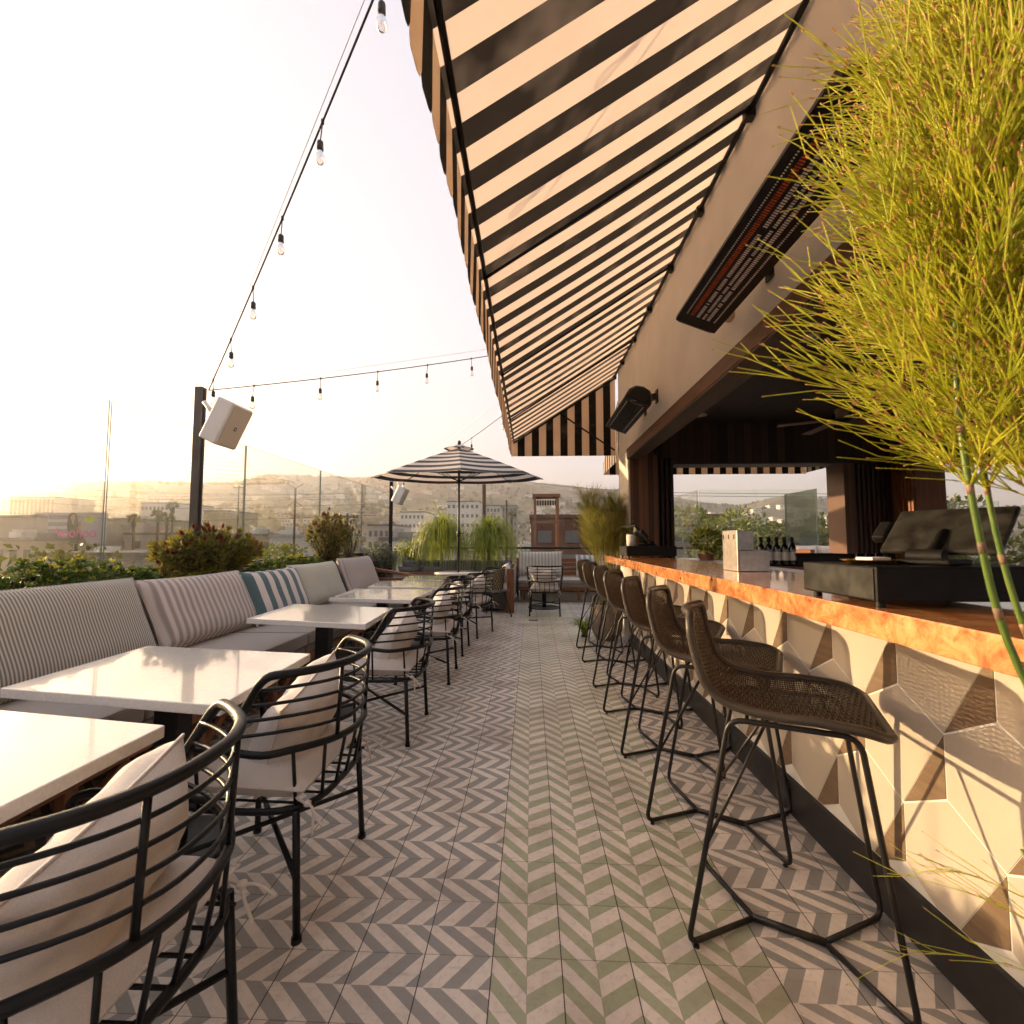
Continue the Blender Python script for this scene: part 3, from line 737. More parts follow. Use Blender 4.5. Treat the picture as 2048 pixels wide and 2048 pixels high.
ST=[(1.63,-116,'nearest dark woven bar stool, its whole seat in view in front of the hexagon tiles'),
    (2.25,-119,'second dark woven bar stool from the camera, right behind the nearest one'),
    (2.90,-117,'third dark woven bar stool from the camera along the bar'),
    (3.58,-119,'middle one of the seven dark woven bar stools'),
    (4.20,-116,'fifth dark woven bar stool from the camera'),
    (5.02,-118,'second farthest dark woven bar stool, near the stone plant pot'),
    (5.66,-117,'farthest dark woven bar stool, at the end of the bar by the potted rush')]
for i,(y,a,lab) in enumerate(ST):
    o=stool if i==0 else copy_tree(stool)
    o.location=((.85,.88,.885,.89,.89,.89,.89)[i],y,0); o.rotation_euler=(0,0,R(a)); o['label']=lab; o['group']='woven bar stools along the bar'

# ================================================================== ARMCHAIRS
def make_chair():
    t=thing('armchair','','chair')
    arc=lambda x,b=.33,w=.305,k=.20: -b+k*abs(x/w)**2.4
    ring=[]
    for i in range(40):
        a=2*PI*i/40; c,s=math.cos(a),math.sin(a)
        ring.append((.275*math.copysign(abs(c)**.55,c),-.015+.265*math.copysign(abs(s)**.62,s),.405))
    MB().tube(ring,.0115,8,0,closed=True).build('seat_ring',M['black'],t)
    mb=MB()
    for i in range(7): x=-.21+i*.07; mb.tube([(x,-.27,.405),(x,.24,.405)],.005,6)
    mb.build('seat_slats',M['black'],t)
    pts=[(-.285,.235,.405),(-.288,.25,.60),(-.295,.20,.615),(-.305,.0,.612)]
    rail=fillet(pts[:3],.04)+[Vector(pts[3])]
    back=[(x,arc(x,.325,.31,.21),.60-.012*(1-abs(x/.31))) for x in (-.30,-.24,-.16,-.08,0,.08,.16,.24,.30)]
    full=rail+spline([pts[3]]+back[0:],4)[1:]
    mir=[Vector((-p[0],p[1],p[2])) for p in reversed(rail)]
    MB().tube(full+mir,.0125,8).build('arm_rail',M['black'],t)
    ry=lambda x:-.015-.265*max(0,1-(abs(x)/.275)**(2/.55))**.31
    for x,y0 in ((-.275,.10),(-.278,-.02),(.275,.10),(.278,-.02)): MB().tube([(x,y0,.405),(x*1.095,y0,.612)],.006,6).build('spindle',M['black'],t)
    for x in (-.245,-.165,-.083,0,.083,.165,.245): MB().tube([(x*.97,ry(x*.97),.405),(x,arc(x,.325,.31,.21),.597)],.006,6).build('spindle',M['black'],t)
    tops=[(x,arc(x,.335,.315,.19),.855) for x in (-.30,-.2,-.1,0,.1,.2,.30)]
    sp=spline(tops,4)
    left=fillet([sp[1],(-.312,-.135,.855),(-.305,-.055,.72),(-.300,.02,.612)],.055)
    right=[Vector((-p[0],p[1],p[2])) for p in reversed(left)]
    MB().tube(list(reversed(left))+sp[2:-2]+list(reversed(right)),.0145,8).build('back_rail',M['black'],t)
    for k in range(4):
        z=.652+k*.0505; f=(z-.60)/.255; yend=.0-.12*f; b=.327+.008*f
        xs=(-.303,-.25,-.17,-.085,0,.085,.17,.25,.303)
        cur=[(x,-b+(b+yend)*abs(x/.303)**2.5,z) for x in xs]
        MB().tube(spline(cur,3),.0062,6).build('back_bar',M['black'],t)
    for x in (-.125,.125): MB().tube([(x,arc(x,.335,.315,.19)-.001,.855),(x,arc(x,.325,.31,.21)-.001,.60)],.0075,6).build('back_upright',M['black'],t)
    for sx in (-1,1):
        for y,yt in ((-.245,-.225),(.235,.225)):
            mb=MB().tube([(sx*.262,y,.016),(sx*.25,yt,.405)],.0125,8); mb.lathe([(.0165,.0),(.0165,.016)],(sx*.262,y,0),12); mb.build('leg',M['black'],t)
    mb=MB().tube([(-.258,-.238,.19),(.255,.23,.20)],.010,6); mb.build('stretcher',M['black'],t)
    mb=MB().tube([(.258,-.238,.212),(-.255,.23,.222)],.010,6); mb.build('stretcher',M['black'],t)
    pillow_mb(.505,.485,.115,.02,18,16,.014,.42,3,5).build('seat_cushion',M['canvas'],t,loc=(0,-.005,.468))
    pb=pillow_mb(.45,.36,.22,.10,30,26,.034,.55,7,3)
    pb.build('back_pillow',M['canvas'],t,M=frame((1,.06,.22),(-.2,-.36,.93),(0,-.085,.605)))
    for sx in (-1,1):
        mb=MB(); x=sx*.235
        mb.tube(spline([(x,-.20,.445),(x*1.05,-.255,.425),(x*1.0,-.275,.40),(x*1.09,-.285,.33)],5),.0045,5); mb.tube(spline([(x,-.255,.43),(x*1.12,-.29,.415),(x*1.2,-.33,.375)],5),.004,5)
        mb.lathe([(0,-.012),(.012,-.005),(.012,.006),(0,.012)],(x*1.05,-.262,.425),8)
        mb.build('cushion_tie',M['canvas'],t)
    return t
chair=make_chair()
CH=[(-1.00,.94,90,'nearest black wire armchair, cut off by the left edge in the bottom corner'),
    (-1.00,1.80,88,'black wire armchair with a crumpled cream pillow at the table with the leaf reflections'),
    (-1.03,3.20,90,'third black wire armchair from the camera, its four rear bars over a sunlit pillow'),
    (-1.00,4.42,92,'fourth black wire armchair from the camera, in the middle of the left row'),
    (-1.02,5.44,90,'fifth black wire armchair, half hidden by the one in front'),
    (-.87,6.42,72,'black wire armchair turned towards the aisle, next to the woven back chair'),
    (.245,8.17,-3,'black wire armchair seen square from behind at the far bench')]
for i,(x,y,a,lab) in enumerate(CH):
    o=chair if i==0 else copy_tree(chair)
    o.location=(x,y,0); o.rotation_euler=(0,0,R(a)); o['label']=lab; o['group']='black wire armchairs with cream pillows'
# woven back chair near the booth
t=thing('rope_chair','chair with black frame and cream woven rope back beside the round booth','chair',(-.72,7.75,0),R(58))
arcx=[-.27,-.2,-.1,0,.1,.2,.27]
fr=spline([(-.27,.10,.46),(-.29,-.02,.70)]+[(x,-.30+.25*abs(x/.3)**2,.845) for x in (-.24,-.12,0,.12,.24)]+[(.29,-.02,.70),(.27,.10,.46)],5)
MB().tube(fr,.013,8).build('back_hoop',M['black'],t)
def rb(a,c):
    x=(2*a-1)*(.25+.02*c); return (x,-.285+.22*abs(x/.29)**2+.05*(1-c),.45+.375*c*(1-.12*abs(2*a-1)**3))
ro=MB().grid(rb,14,10).build('rope_back',M['rope'],t); ro.modifiers.new('thickness','SOLIDIFY').thickness=.012
mb=MB()
for i in range(13):
    for s in (-1,1):
        mb.tube([tuple(Vector(rb(min(1,max(0,(i-1)/11+s*(c-.5)*.35)),c))+Vector((0,-.008,0))) for c in (0,.25,.5,.75,1)],.004,4)
mb.build('rope_diagonals',M['black'],t)
pillow_mb(.50,.48,.07,.02,12,12,0,.4,2,5).build('seat_pad',M['charcoal'],t,loc=(0,-.02,.46))
for sx in (-1,1):
    for yy in (-.23,.2): MB().tube([(sx*.20,yy*.8,.44),(sx*.27,yy*1.25,.0)],.009,6).build('leg',M['black'],t)
MB().tube([(.25*math.cos(i*PI/12),-.02+.24*math.sin(i*PI/12),.43) for i in range(24)],.011,6,closed=True).build('seat_ring',M['black'],t)

# ================================================================== TABLES
def table(label,q,ped=True,base=.24):
    cx=sum(p[0] for p in q)/4; cy=sum(p[1] for p in q)/4
    t=thing('cafe_table',label,'table',(cx,cy,0),0,'white stone tables along the banquette')
    MB().prism([(p[0]-cx,p[1]-cy,.713) for p in q],(0,0,.037)).build('tabletop',M['quartz'],t,bevel=.004)
    MB().box(-.05,.05,-.05,.05,.016,.70).build('pedestal',M['black'],t,bevel=.008)
    MB().box(-.22,.22,-.18,.18,.701,.712).build('top_plate',M['black'],t)
    MB().lathe([(base,0),(base,.008),(base*.9,.014),(.0,.015)],n=36).build('base_plate',M['black'],t)
table('white stone table nearest the camera, cut off by the left edge',[(-1.10,.66),(-1.094,1.353),(-2.0,1.49),(-2.0,.80)])
table('large white stone table with sharp shrub reflections, second from the camera',[(-1.039,1.515),(-1.076,2.215),(-2.011,2.345),(-1.984,1.656)])
table('white stone table in front of the teal striped pillow',[(-1.091,2.991),(-1.133,3.723),(-2.064,3.924),(-2.012,3.178)])
table('white stone table in front of the plain sage cushion',[(-1.103,4.214),(-1.105,5.12),(-2.014,5.178),(-1.947,4.345)])
table('second farthest white stone table along the banquette',[(-1.103,5.35),(-1.168,6.20),(-2.05,6.22),(-1.95,5.40)])
table('farthest white stone table along the banquette, before the wooden end arm',[(-1.22,6.301),(-1.297,7.134),(-1.929,7.107),(-1.806,6.357)])
t=thing('cafe_table','table on a round black base behind the far wire armchair','table',(.25,8.95,0))
MB().box(-.35,.35,-.33,.33,.713,.75).build('tabletop',M['quartz'],t,bevel=.004); MB().tube([(0,0,.01),(0,0,.712)],.04,12).build('pedestal',M['black'],t); MB().lathe([(.31,0),(.31,.012),(.28,.02),(0,.022)],n=36).build('base_plate',M['black'],t)
UC=onY(917,1100,7.95)
t=thing('round_table','round stone table under the striped parasol','table',(UC.x,UC.y+.02,0))
mb=MB(); mb.lathe([(.03,.715),(.42,.715),(.425,.722),(.425,.745),(.42,.75),(.03,.75)],n=48); mb.build('tabletop',M['quartz'],t)
mb=MB()
for k in range(4):
    a=PI/4+k*PI/2; MB().tube([(.12*math.cos(a),.12*math.sin(a),.714),(.3*math.cos(a),.3*math.sin(a),.012)],.014,8).build('leg',M['black'],t)

# ================================================================== BANQUETTE
t=thing('banquette','long built in teak bench along the planter on the left','bench',(-2.0,1,0)); off=(-2.0,1,0)
YB0,YB1=-.8,8.25
part(MB().box(-2.05,-2.0,YB0,YB1,.215,.275),'front_rail',M['teak'],t,off,bevel=.003)
part(MB().box(-2.95,-2.052,YB0,YB1,.235,.27),'seat_deck',M['teak'],t,off)
part(MB().box(-3.02,-2.97,YB0,YB1,.10,.90),'backrest',M['teak'],t,off)
for y in (-.3,.55,1.35,1.95,2.75,3.55,4.35,5.2,6.1,7.0,7.9):
    part(MB().box(-2.06,-2.01,y,y+.06,.003,.214),'leg',M['teakv'],t,off,bevel=.003)
for y in (.55,1.35,1.95,2.75,3.55,4.35,5.2,6.1,7.0):
    part(MB().bar((-2.035,y+.07,.03),(-2.035,y+.33,.205),.03,.045),'brace',M['teak'],t,off,bevel=.002)
mb=MB(); mb.box(-3.0,-2.1,8.25,8.31,.004,.62); part(mb,'end_panel',M['teak'],t,off,bevel=.004)
mb=MB(); mb.bar((-3.0,8.28,.80),(-1.98,8.28,.63),.09,.05); mb.box(-3.06,-2.98,8.20,8.34,.0,.92); part(mb,'end_arm',M['teak'],t,off,bevel=.006)
for i,(a,c,lab) in enumerate(((.35,2.355,'grey brown bench seat cushion under the two nearest tables'),(2.36,4.09,'taupe bench seat cushion in open view between the second and third tables'),(4.10,6.0,'taupe bench seat cushion by the sage back cushion'),(6.01,8.2,'farthest taupe bench seat cushion'))):
    k=thing('seat_cushion',lab,'cushion',(-2.46,(a+c)/2,.276),0,'seat cushions on the banquette'); L=(c-a)/2-.004
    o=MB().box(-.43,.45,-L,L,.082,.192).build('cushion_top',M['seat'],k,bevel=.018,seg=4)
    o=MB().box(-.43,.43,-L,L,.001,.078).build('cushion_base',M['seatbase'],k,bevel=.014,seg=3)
    MB().tube(fillet([(-.42,-L+.008,.186),(.443,-L+.008,.186),(.443,L-.008,.186),(-.42,L-.008,.186)],.02,4,True),.004,5,closed=True).build('piping',M['seatbase'],k)
def backcush(label,y0,y1,h,mat,t=.20,pin=.035,lean=.40,dx=0,dz=0,roll=0,seed=1,cat='cushion',nm='back_cushion'):
    w=y1-y0; o=pillow_mb(w,h,t,pin*min(1,1.0/w),30,16,.006,.45,seed,5).build(nm,mat)
    bx,bz=-2.68+dx,.475+dz; ey=Vector((-lean,0,.92)).normalized()
    c=Vector((bx,(y0+y1)/2,bz))+ey*h/2
    o.matrix_world=frame((0,1,roll),ey,c)
    tag(o,label,cat,'back cushions on the banquette'); return o
backcush('long pinstriped grey and cream back cushion at the far left',1.28,3.24,.60,M['strA'],.22,.03,.40)
backcush('wide taupe and cream striped back cushion between the pinstripe and the teal pillow',3.25,4.44,.58,M['strB'],.22,.05,.42,seed=2)
backcush('teal and white broad striped pillow on the banquette',4.30,5.36,.56,M['strC'],.20,.06,.40,.06,0,0,3,'pillow','pillow')
backcush('plain sage green back cushion on the banquette',5.34,6.60,.57,M['sage'],.20,.06,.38,-.02,.0,0,4)
backcush('farthest mauve striped back cushion, beside the wooden end arm',6.66,7.95,.60,M['strD'],.20,.055,.36,.02,0,0,5)

# planter behind the banquette
t=thing('planter_box','dark planter trough behind the banquette below the glass','planter',(-3.28,3,0)); off=(-3.28,3,0)
mb=MB(); mb.box(-3.06,-3.03,-1.5,8.6,.004,.93); mb.box(-3.53,-3.50,-1.5,8.6,.004,.93); mb.box(-3.4999,-3.0601,8.57,8.6,.004,.93); part(mb,'trough',M['black'],t,off)
part(MB().box(-3.499,-3.061,-1.5,8.569,.10,.87),'soil',M['soil'],t,off)
t=thing('planter_box','low beige planter at the far left corner behind the banquette end','planter',(-3.1,9.6,0))
MB().box(-.40,.42,-.7,.7,.004,.50).build('trough',M['wallpale'],t,bevel=.01); MB().box(-.36,.38,-.66,.66,.5005,.53).build('soil',M['soil'],t)

# ================================================================== ROUND BOOTH
t=thing('corner_booth','wood ended corner booth bench with dark cushions around the round table','bench',(-1.6,9.6,0)); off=(-1.6,9.6,0)
part(MB().box(-.44,-.31,8.26,8.36,.003,.79),'end_post',M['teakv'],t,off,bevel=.006)
part(MB().box(-.40,-.34,8.361,10.9,.10,.70),'side_back',M['charcoal'],t,off)
part(MB().box(-1.0,-.401,8.40,10.3,.05,.40),'side_seat',M['charcoal'],t,off,bevel=.02)
part(MB().box(-3.0,-.401,10.301,10.9,.05,.40),'rear_seat',M['charcoal'],t,off,bevel=.02)
part(MB().box(-3.0,-.401,10.901,10.96,.05,.74),'rear_back',M['teak'],t,off)
mb=MB(); mb.box(-2.75,-1.72,9.02,9.08,.05,.63); part(mb,'front_panel',M['wallpale'],t,off)
mb=MB(); mb.box(-2.76,-1.66,8.99,9.11,.631,.665); mb.box(-1.715,-1.64,9.0,9.10,.004,.6305); part(mb,'front_cap',M['teak'],t,off,bevel=.004)
part(MB().box(-2.75,-1.72,9.081,9.6,.05,.40),'front_seat',M['charcoal'],t,off,bevel=.02)
cu=None; k=0
def dcush(x,y,a,lab,z=.60,mat='charcoal',w=.44,h=.36,lean=.25):
    o=pillow_mb(w,h,.15,.06,12,10,.008,.5,k).build('booth_cushion',M[mat]); ex=Vector((math.cos(a),math.sin(a),0)); nrm=Vector((math.sin(a),-math.cos(a),0)); ey=Vector((0,0,1))-nrm*lean
    o.matrix_world=frame(ex,ey,(x,y,z)); tag(o,lab,'cushion','dark cushions around the booth'); return o
for i in range(6):
    k+=1; dcush(-2.85+i*.43,10.78,0,('leftmost dark grey cushion on the rear of the booth','second dark grey cushion from the left on the rear of the booth','third dark grey cushion on the rear of the booth, left of the parasol pole','dark grey cushion on the rear of the booth right of the parasol pole','fifth dark grey cushion on the rear of the booth','dark grey cushion at the rear right corner of the booth')[i],.66)
for i in range(2):
    k+=1; dcush(-2.45+i*.48,9.17,PI,('left grey cushion leaning on the near booth panel','right grey cushion leaning on the near booth panel, by its wooden end')[i],.60,w=.46)
for i in range(3):
    k+=1; dcush(-.52,8.62+i*.62,PI/2*3,('pale cream pillow at the wooden end post of the booth','cream pillow behind the one at the booth end post','grey cushion deep in the right side of the booth')[i],.66,('canvas','canvas','charcoal')[i])

# ================================================================== FAR BENCH
t=thing('far_bench','teak bench with grey seat across the far right end of the terrace','bench',(.9,10.3,0)); off=(.9,10.3,0)
part(MB().box(-.25,3.2,9.75,10.6,.004,.22),'plinth',M['concrete'],t,off)
part(MB().box(-.28,3.2,9.66,10.62,.25,.31),'front_rail',M['teak'],t,off,bevel=.004)
mb=MB()
for z in (.50,.60,.70,.80): mb.box(-.28,3.2,10.63,10.67,z,z+.085)
part(mb,'slatted_back',M['teak'],t,off,bevel=.003)
part(MB().box(-.34,-.28,10.55,10.68,.004,.90),'back_post',M['teakv'],t,off)
for x in (-.15,1.0,2.3): part(MB().bar((x,9.75,.05),(x,9.68,.25),.05,.05),'brace',M['teakv'],t,off)
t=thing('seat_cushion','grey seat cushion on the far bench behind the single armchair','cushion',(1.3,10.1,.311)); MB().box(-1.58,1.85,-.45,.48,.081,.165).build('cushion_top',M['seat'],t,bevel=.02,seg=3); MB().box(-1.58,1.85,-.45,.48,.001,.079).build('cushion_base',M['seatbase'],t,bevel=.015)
def endcush(lab,x0,x1,mat,h=.56,z=.48,y=10.5):
    o=pillow_mb(x1-x0,h,.18,.05,16,14,.008,.5,int(x0*7)).build('back_cushion',mat); o.matrix_world=frame((1,0,0),(0,.25,.97),((x0+x1)/2,y,z+h/2)); tag(o,lab,'cushion','cushions on the far bench')
endcush('grey ticking striped cushion standing on the far bench behind the single armchair',-.30,.72,M['strE'],.58)
endcush('blue and white striped pillow on the far bench behind the bar stools',1.02,1.72,M['strF'],.50)
# sofa seen through the window
t=thing('terrace_sofa','pale pink cushioned sofa seen through the right end of the bar window','sofa',(6.0,9.6,0)); MB().box(-.5,1.4,-.4,.4,.1,.42).build('base',M['teak'],t); MB().box(-.5,1.4,-.4,.4,.421,.55).build('seat_pad',M['canvas'],t,bevel=.03)
MB().box(-.52,-.44,-.4,.45,.4,1.12).build('arm',M['teakv'],t)
for i in range(4): pillow_mb(.46,.5,.18,.05,10,10,.01,.5,i).build('back_pillow',M['canvas'],t,M=frame((1,0,0),(0,.2,.97),(-.18+i*.46,.30,.95)))

# ================================================================== PARASOL
RAD=1.52; ZR=2.40; ZA=2.93
def umb_cloth():
    t=NT('parasol_ring_stripe'); x=t.xyz(); best=None
    for k in range(8):
        a=PI/8+k*PI/4; d=t.m('ADD',t.m('MULTIPLY',x[0],math.cos(a)),t.m('MULTIPLY',x[1],math.sin(a)))
        best=d if best is None else t.m('MAXIMUM',best,d)
    p=t.m('FRACT',t.m('ADD',t.m('DIVIDE',best,.215),.02)); mk=t.m('LESS_THAN',p,.5)
    c=t.mix(mk,(.74,.67,.61),(.009,.009,.012)); w=t.noise(600,1); c=t.mix(t.m('MULTIPLY',w,.06),c,(.2,.18,.16))
    t.set(c,.9,**{'Sheen Weight':.2}); t.translucent(c,.32); return t.mat
M['umb']=umb_cloth()
t=thing('parasol','black and white ring striped parasol over the round table','parasol',(UC.x,UC.y,0),R(10))
def tilt(b):
    T=Matrix.Translation((0,0,ZR))@Matrix.Rotation(R(-10),4,'Z')@Matrix.Rotation(R(3.4),4,'X')@Matrix.Rotation(R(10),4,'Z')@Matrix.Translation((0,0,-ZR))
    b.v=[tuple(T@Vector(p)) for p in b.v]; return b
mb=MB(); nr=10
def cz(r): s=r/RAD; return ZA-(ZA-ZR)*(s**1.12)
vs=[(0,0,ZA)]; fs=[]
NS=6
for j in range(1,nr+1):
    r=RAD*j/nr
    for k in range(8*NS):
        s=k/NS; k0=int(s); f=s-k0; a0=k0*PI/4; a1=a0+PI/4
        p=Vector((math.cos(a0),math.sin(a0)))*r*(1-f)+Vector((math.cos(a1),math.sin(a1)))*r*f
        sag=.035*(r/RAD)*math.sin(PI*f)
        vs.append((p.x,p.y,cz(r)-sag*.6))
nk=8*NS
for k in range(nk): fs.append((0,1+k,1+(k+1)%nk))
for j in range(nr-1):
    for k in range(nk): a=1+j*nk; fs.append((a+k,a+nk+k,a+nk+(k+1)%nk,a+(k+1)%nk))
mb.add(vs,fs,0,False); tilt(mb).build('canopy',M['umb'],t)
mb=MB(); v2=[(0,0,ZA+.075)]+[(.27*math.cos(k*PI/8),.27*math.sin(k*PI/8),ZA-.022+.012*(k%2)) for k in range(16)]
mb.add(v2,[(0,1+k,1+(k+1)%16) for k in range(16)],0); tilt(mb).build('top_vent',M['umb'],t)
mb=MB(); mb.tube([(0,0,.02),(0,0,ZA+.02)],.019,12); mb.lathe([(.02,1.36),(.032,1.38),(.032,1.46),(.02,1.48)],n=14); mb.build('pole',M['dkmetal'],t)
mb=MB(); mb.tube([(.02,-.02,1.42),(.09,-.03,1.43),(.09,-.03,1.47)],.007,6); mb.build('crank',M['dkmetal'],t)
MB().lathe([(.012,ZA+.07),(.03,ZA+.085),(.035,ZA+.11),(.018,ZA+.14),(0,ZA+.15)],n=14).build('finial',M['dkmetal'],t)
for k in range(8):
    a=k*PI/4; c,s=math.cos(a),math.sin(a)
    mb=MB(); mb.tube([(0.03*c,.03*s,ZA-.02),(RAD*.5*c,RAD*.5*s,cz(RAD*.5)-.018),(RAD*c*.995,RAD*s*.995,ZR-.012)],.008,6); tilt(mb).build('rib',M['dkmetal'],t)
    mb=MB(); mb.tube([(.02*c,.02*s,ZR-.05),(RAD*.52*c,RAD*.52*s,cz(RAD*.52)-.022)],.006,6); tilt(mb).build('strut',M['dkmetal'],t)
MB().lathe([(.03,ZR-.07),(.03,ZR-.03)],n=12).build('hub',M['dkmetal'],t); MB().lathe([(.25,0),(.25,.02),(.05,.04),(.03,.25),(.02,.26)],n=24).build('base',M['black'],t)

# ================================================================== POSTS, SPEAKERS, DRAIN
def post(lab,p,z1,w=.085):
    t=thing('light_post',lab,'post',(p[0],p[1],.0)); MB().box(-w/2,w/2,-w/2,w/2,.55,z1).build('shaft',M['greymetal'] if w>.072 else M['black'],t,bevel=.003)
    mb=MB(); mb.box(w/2+.0005,w/2+.006,-w*.18,w*.18,.6,z1-.02); mb.build('channel',M['black'],t); MB().box(-w*.9,w*.9,-w*.9,w*.9,.50,.549).build('base_flange',M['black'],t); return t
PA=onX(402,775,-3.3); PB=onX(783,962,-3.28)
post('tall grey square post carrying the near white loudspeaker',(-3.3,PA.y),2.83,.074); post('dark far post under the parasol edge carrying the far loudspeaker',(-3.28,PB.y),2.70,.07)
def speaker(lab,c,scale,rz):
    T=Matrix.Translation(c)@Matrix.Rotation(R(25),4,'Y')@Matrix.Rotation(R(rz),4,'Z')@Matrix.Scale(scale,4)
    t=thing('loudspeaker',lab,'loudspeaker'); t.matrix_world=T
    prof=[(-.12,-.085),(-.07,-.13),(.10,-.145),(.115,-.135),(.115,.135),(.10,.145),(-.07,.13),(-.12,.085)]
    MB().prism([(x,y,-.215) for x,y in prof],(0,0,.43)).build('cabinet',M['whiteplastic'],t,bevel=.018,seg=3)
    MB().box(.1155,.127,-.125,.125,-.20,.20).build('front_grille',M['grille'],t,bevel=.01,seg=3)
    mb=MB(); mb.box(.1275,.1295,-.016,.016,-.032,.004); mb.build('badge',M['black'],t)
    mb=MB(); mb.box(.1297,.1302,-.007,.007,-.022,-.006); mb.build('badge_mark',M['whiteplastic'],t)
    MB().tube([(-.12,0,.02),(-.30,.0,.10)],.022,8).build('mount_arm',M['whiteplastic'],t)
cA=onY(450,846,PA.y-.10); speaker('white loudspeaker tilted down on the near grey post',cA,1.0,-3)
cB=onY(800,990,PB.y-.10); speaker('small far white loudspeaker under the parasol edge',cB,.95,-5)
d=onZ(1067,1240,.006); t=thing('floor_drain','small black slot drain in the tiles before the far armchair','drain',(d.x,d.y,.002)); MB().box(-.075,.075,-.03,.03,0,.004).build('drain_frame',M['black'],t); mb=MB()
for i in range(6): mb.box(-.06+i*.021,-.05+i*.021,-.022,.022,.0042,.0065)
mb.build('drain_grate',M['dkmetal'],t)

# ================================================================== STRING LIGHTS
def lightstring(label,a,c,sag,s0,step,n,bs=1.0):
    a=Vector(a); c=Vector(c); L=(c-a).length
    at=lambda q: a.lerp(c,q)-Vector((0,0,sag*4*q*(1-q)))
    t=thing('string_lights',label,'string lights',a)
    MB().tube([at(i/40)-a for i in range(41)],.0055,6).build('cable',M['cord'],t)
    MB().tube([a.lerp(c,i/10)-a+Vector((0,0,.012)) for i in range(11)],.002,4).build('support_wire',M['steel'],t)
    for k in range(n):
        q=(s0+step*k)/L
        if q>1: break
        p=at(q)-a; sw=random.uniform(-.012,.012); h=.10*bs
        mb=MB(); mb.tube([p,p+Vector((sw*.4,0,-h*.5)),p+Vector((sw,0,-h))],.0035,5)
        q0=p+Vector((sw,0,-h)); mb.lathe([(.006,0),(.016,-.008),(.0175,-.02),(.0165,-.03),(.018,-.04),(.018,-.055),(.014,-.06)],q0,12); mb.lathe([(.009,.012),(.009,-.012)],p,8)
        s=mb.build('socket',M['cord'],t)
        MB().lathe([(.013,-.06),(.015,-.072),(.024,-.09),(.027,-.108),(.022,-.128),(.010,-.139),(0,-.141)],q0,14).build('bulb',M['bulb'],s)
        MB().tube([q0+Vector((0,0,-.062)),q0+Vector((.004,0,-.09)),q0+Vector((-.004,0,-.098)),q0+Vector((.002,0,-.112))],.0012,4).build('filament',M['orange'],s)
P0=Vector((-3.22,PA.y,2.80)); k=P0.y/3.9
def along(p,d,L): d=Vector(d).normalized(); return p+d*L
lightstring('bulb string rising from the near post towards the camera over the awning',P0,along(P0,(-1.036*-1,-1,.459),7.2),.10,.22,.70,10,1.1)
lightstring('bulb string running right from the near post to the bar roof behind the awning',P0,along(P0,(1.3,1,.611),6.4),.09,.42,.70,9,1.1)
P3=Vector((-3.25,PB.y,2.68)); lightstring('bulb string rising from the far post past the parasol top',P3,Vector((1.24,5.3,4.15)),.28,.6,.95,8,1.1)
# ================================================================== PLANTS
def rnd(): return Vector((random.gauss(0,1),random.gauss(0,1),random.gauss(0,1))).normalized()
def needle(mb,p,d,L,r,mi=0,droop=0):
    """thin three sided shoot with a tan joint at its tip"""
    d=d.normalized(); x=d.orthogonal().normalized(); y=d.cross(x)
    e=p+d*L+Vector((0,0,-droop)); m=p+d*L*.5+Vector((0,0,-droop*.25)); vs=[]
    for q,rr in ((p,r),(m,r*.95),(e,r*.7)):
        for k in range(3): a=k*2*PI/3; vs.append(q+(x*math.cos(a)+y*math.sin(a))*rr)
    mb.add(vs,[(i*3+k,i*3+(k+1)%3,i*3+3+(k+1)%3,i*3+3+k) for i in range(2) for k in range(3)],mi,True)
    return e
def spray(fo,p,d,L,r,segs,sub,subL,droop,r2):
    q=p; d=d.normalized(); sl=L/segs
    for i in range(segs):
        e=needle(fo,q,d,sl,r*(1-.5*i/segs),0)
        needle(fo,e-d*.004,d,.009,r*1.35,1)
        for s in range(sub):
            dd=(d+rnd()*.42+Vector((0,0,.10))).normalized(); l2=subL*random.uniform(.5,1.15)
            e2=needle(fo,e,dd,l2,r2,0,l2*.06); 
            needle(fo,e2-dd*.004,dd,.006,r2*1.3,1)
            if random.random()<.45:
                d3=(dd+rnd()*.35).normalized(); e3=needle(fo,e2,d3,l2*.7,r2*.85,0); 
                if random.random()<.5: needle(fo,e3,d3,.004,r2*1.2,1)
        q=e; d=(d+Vector((0,0,-droop))+rnd()*.05).normalized()
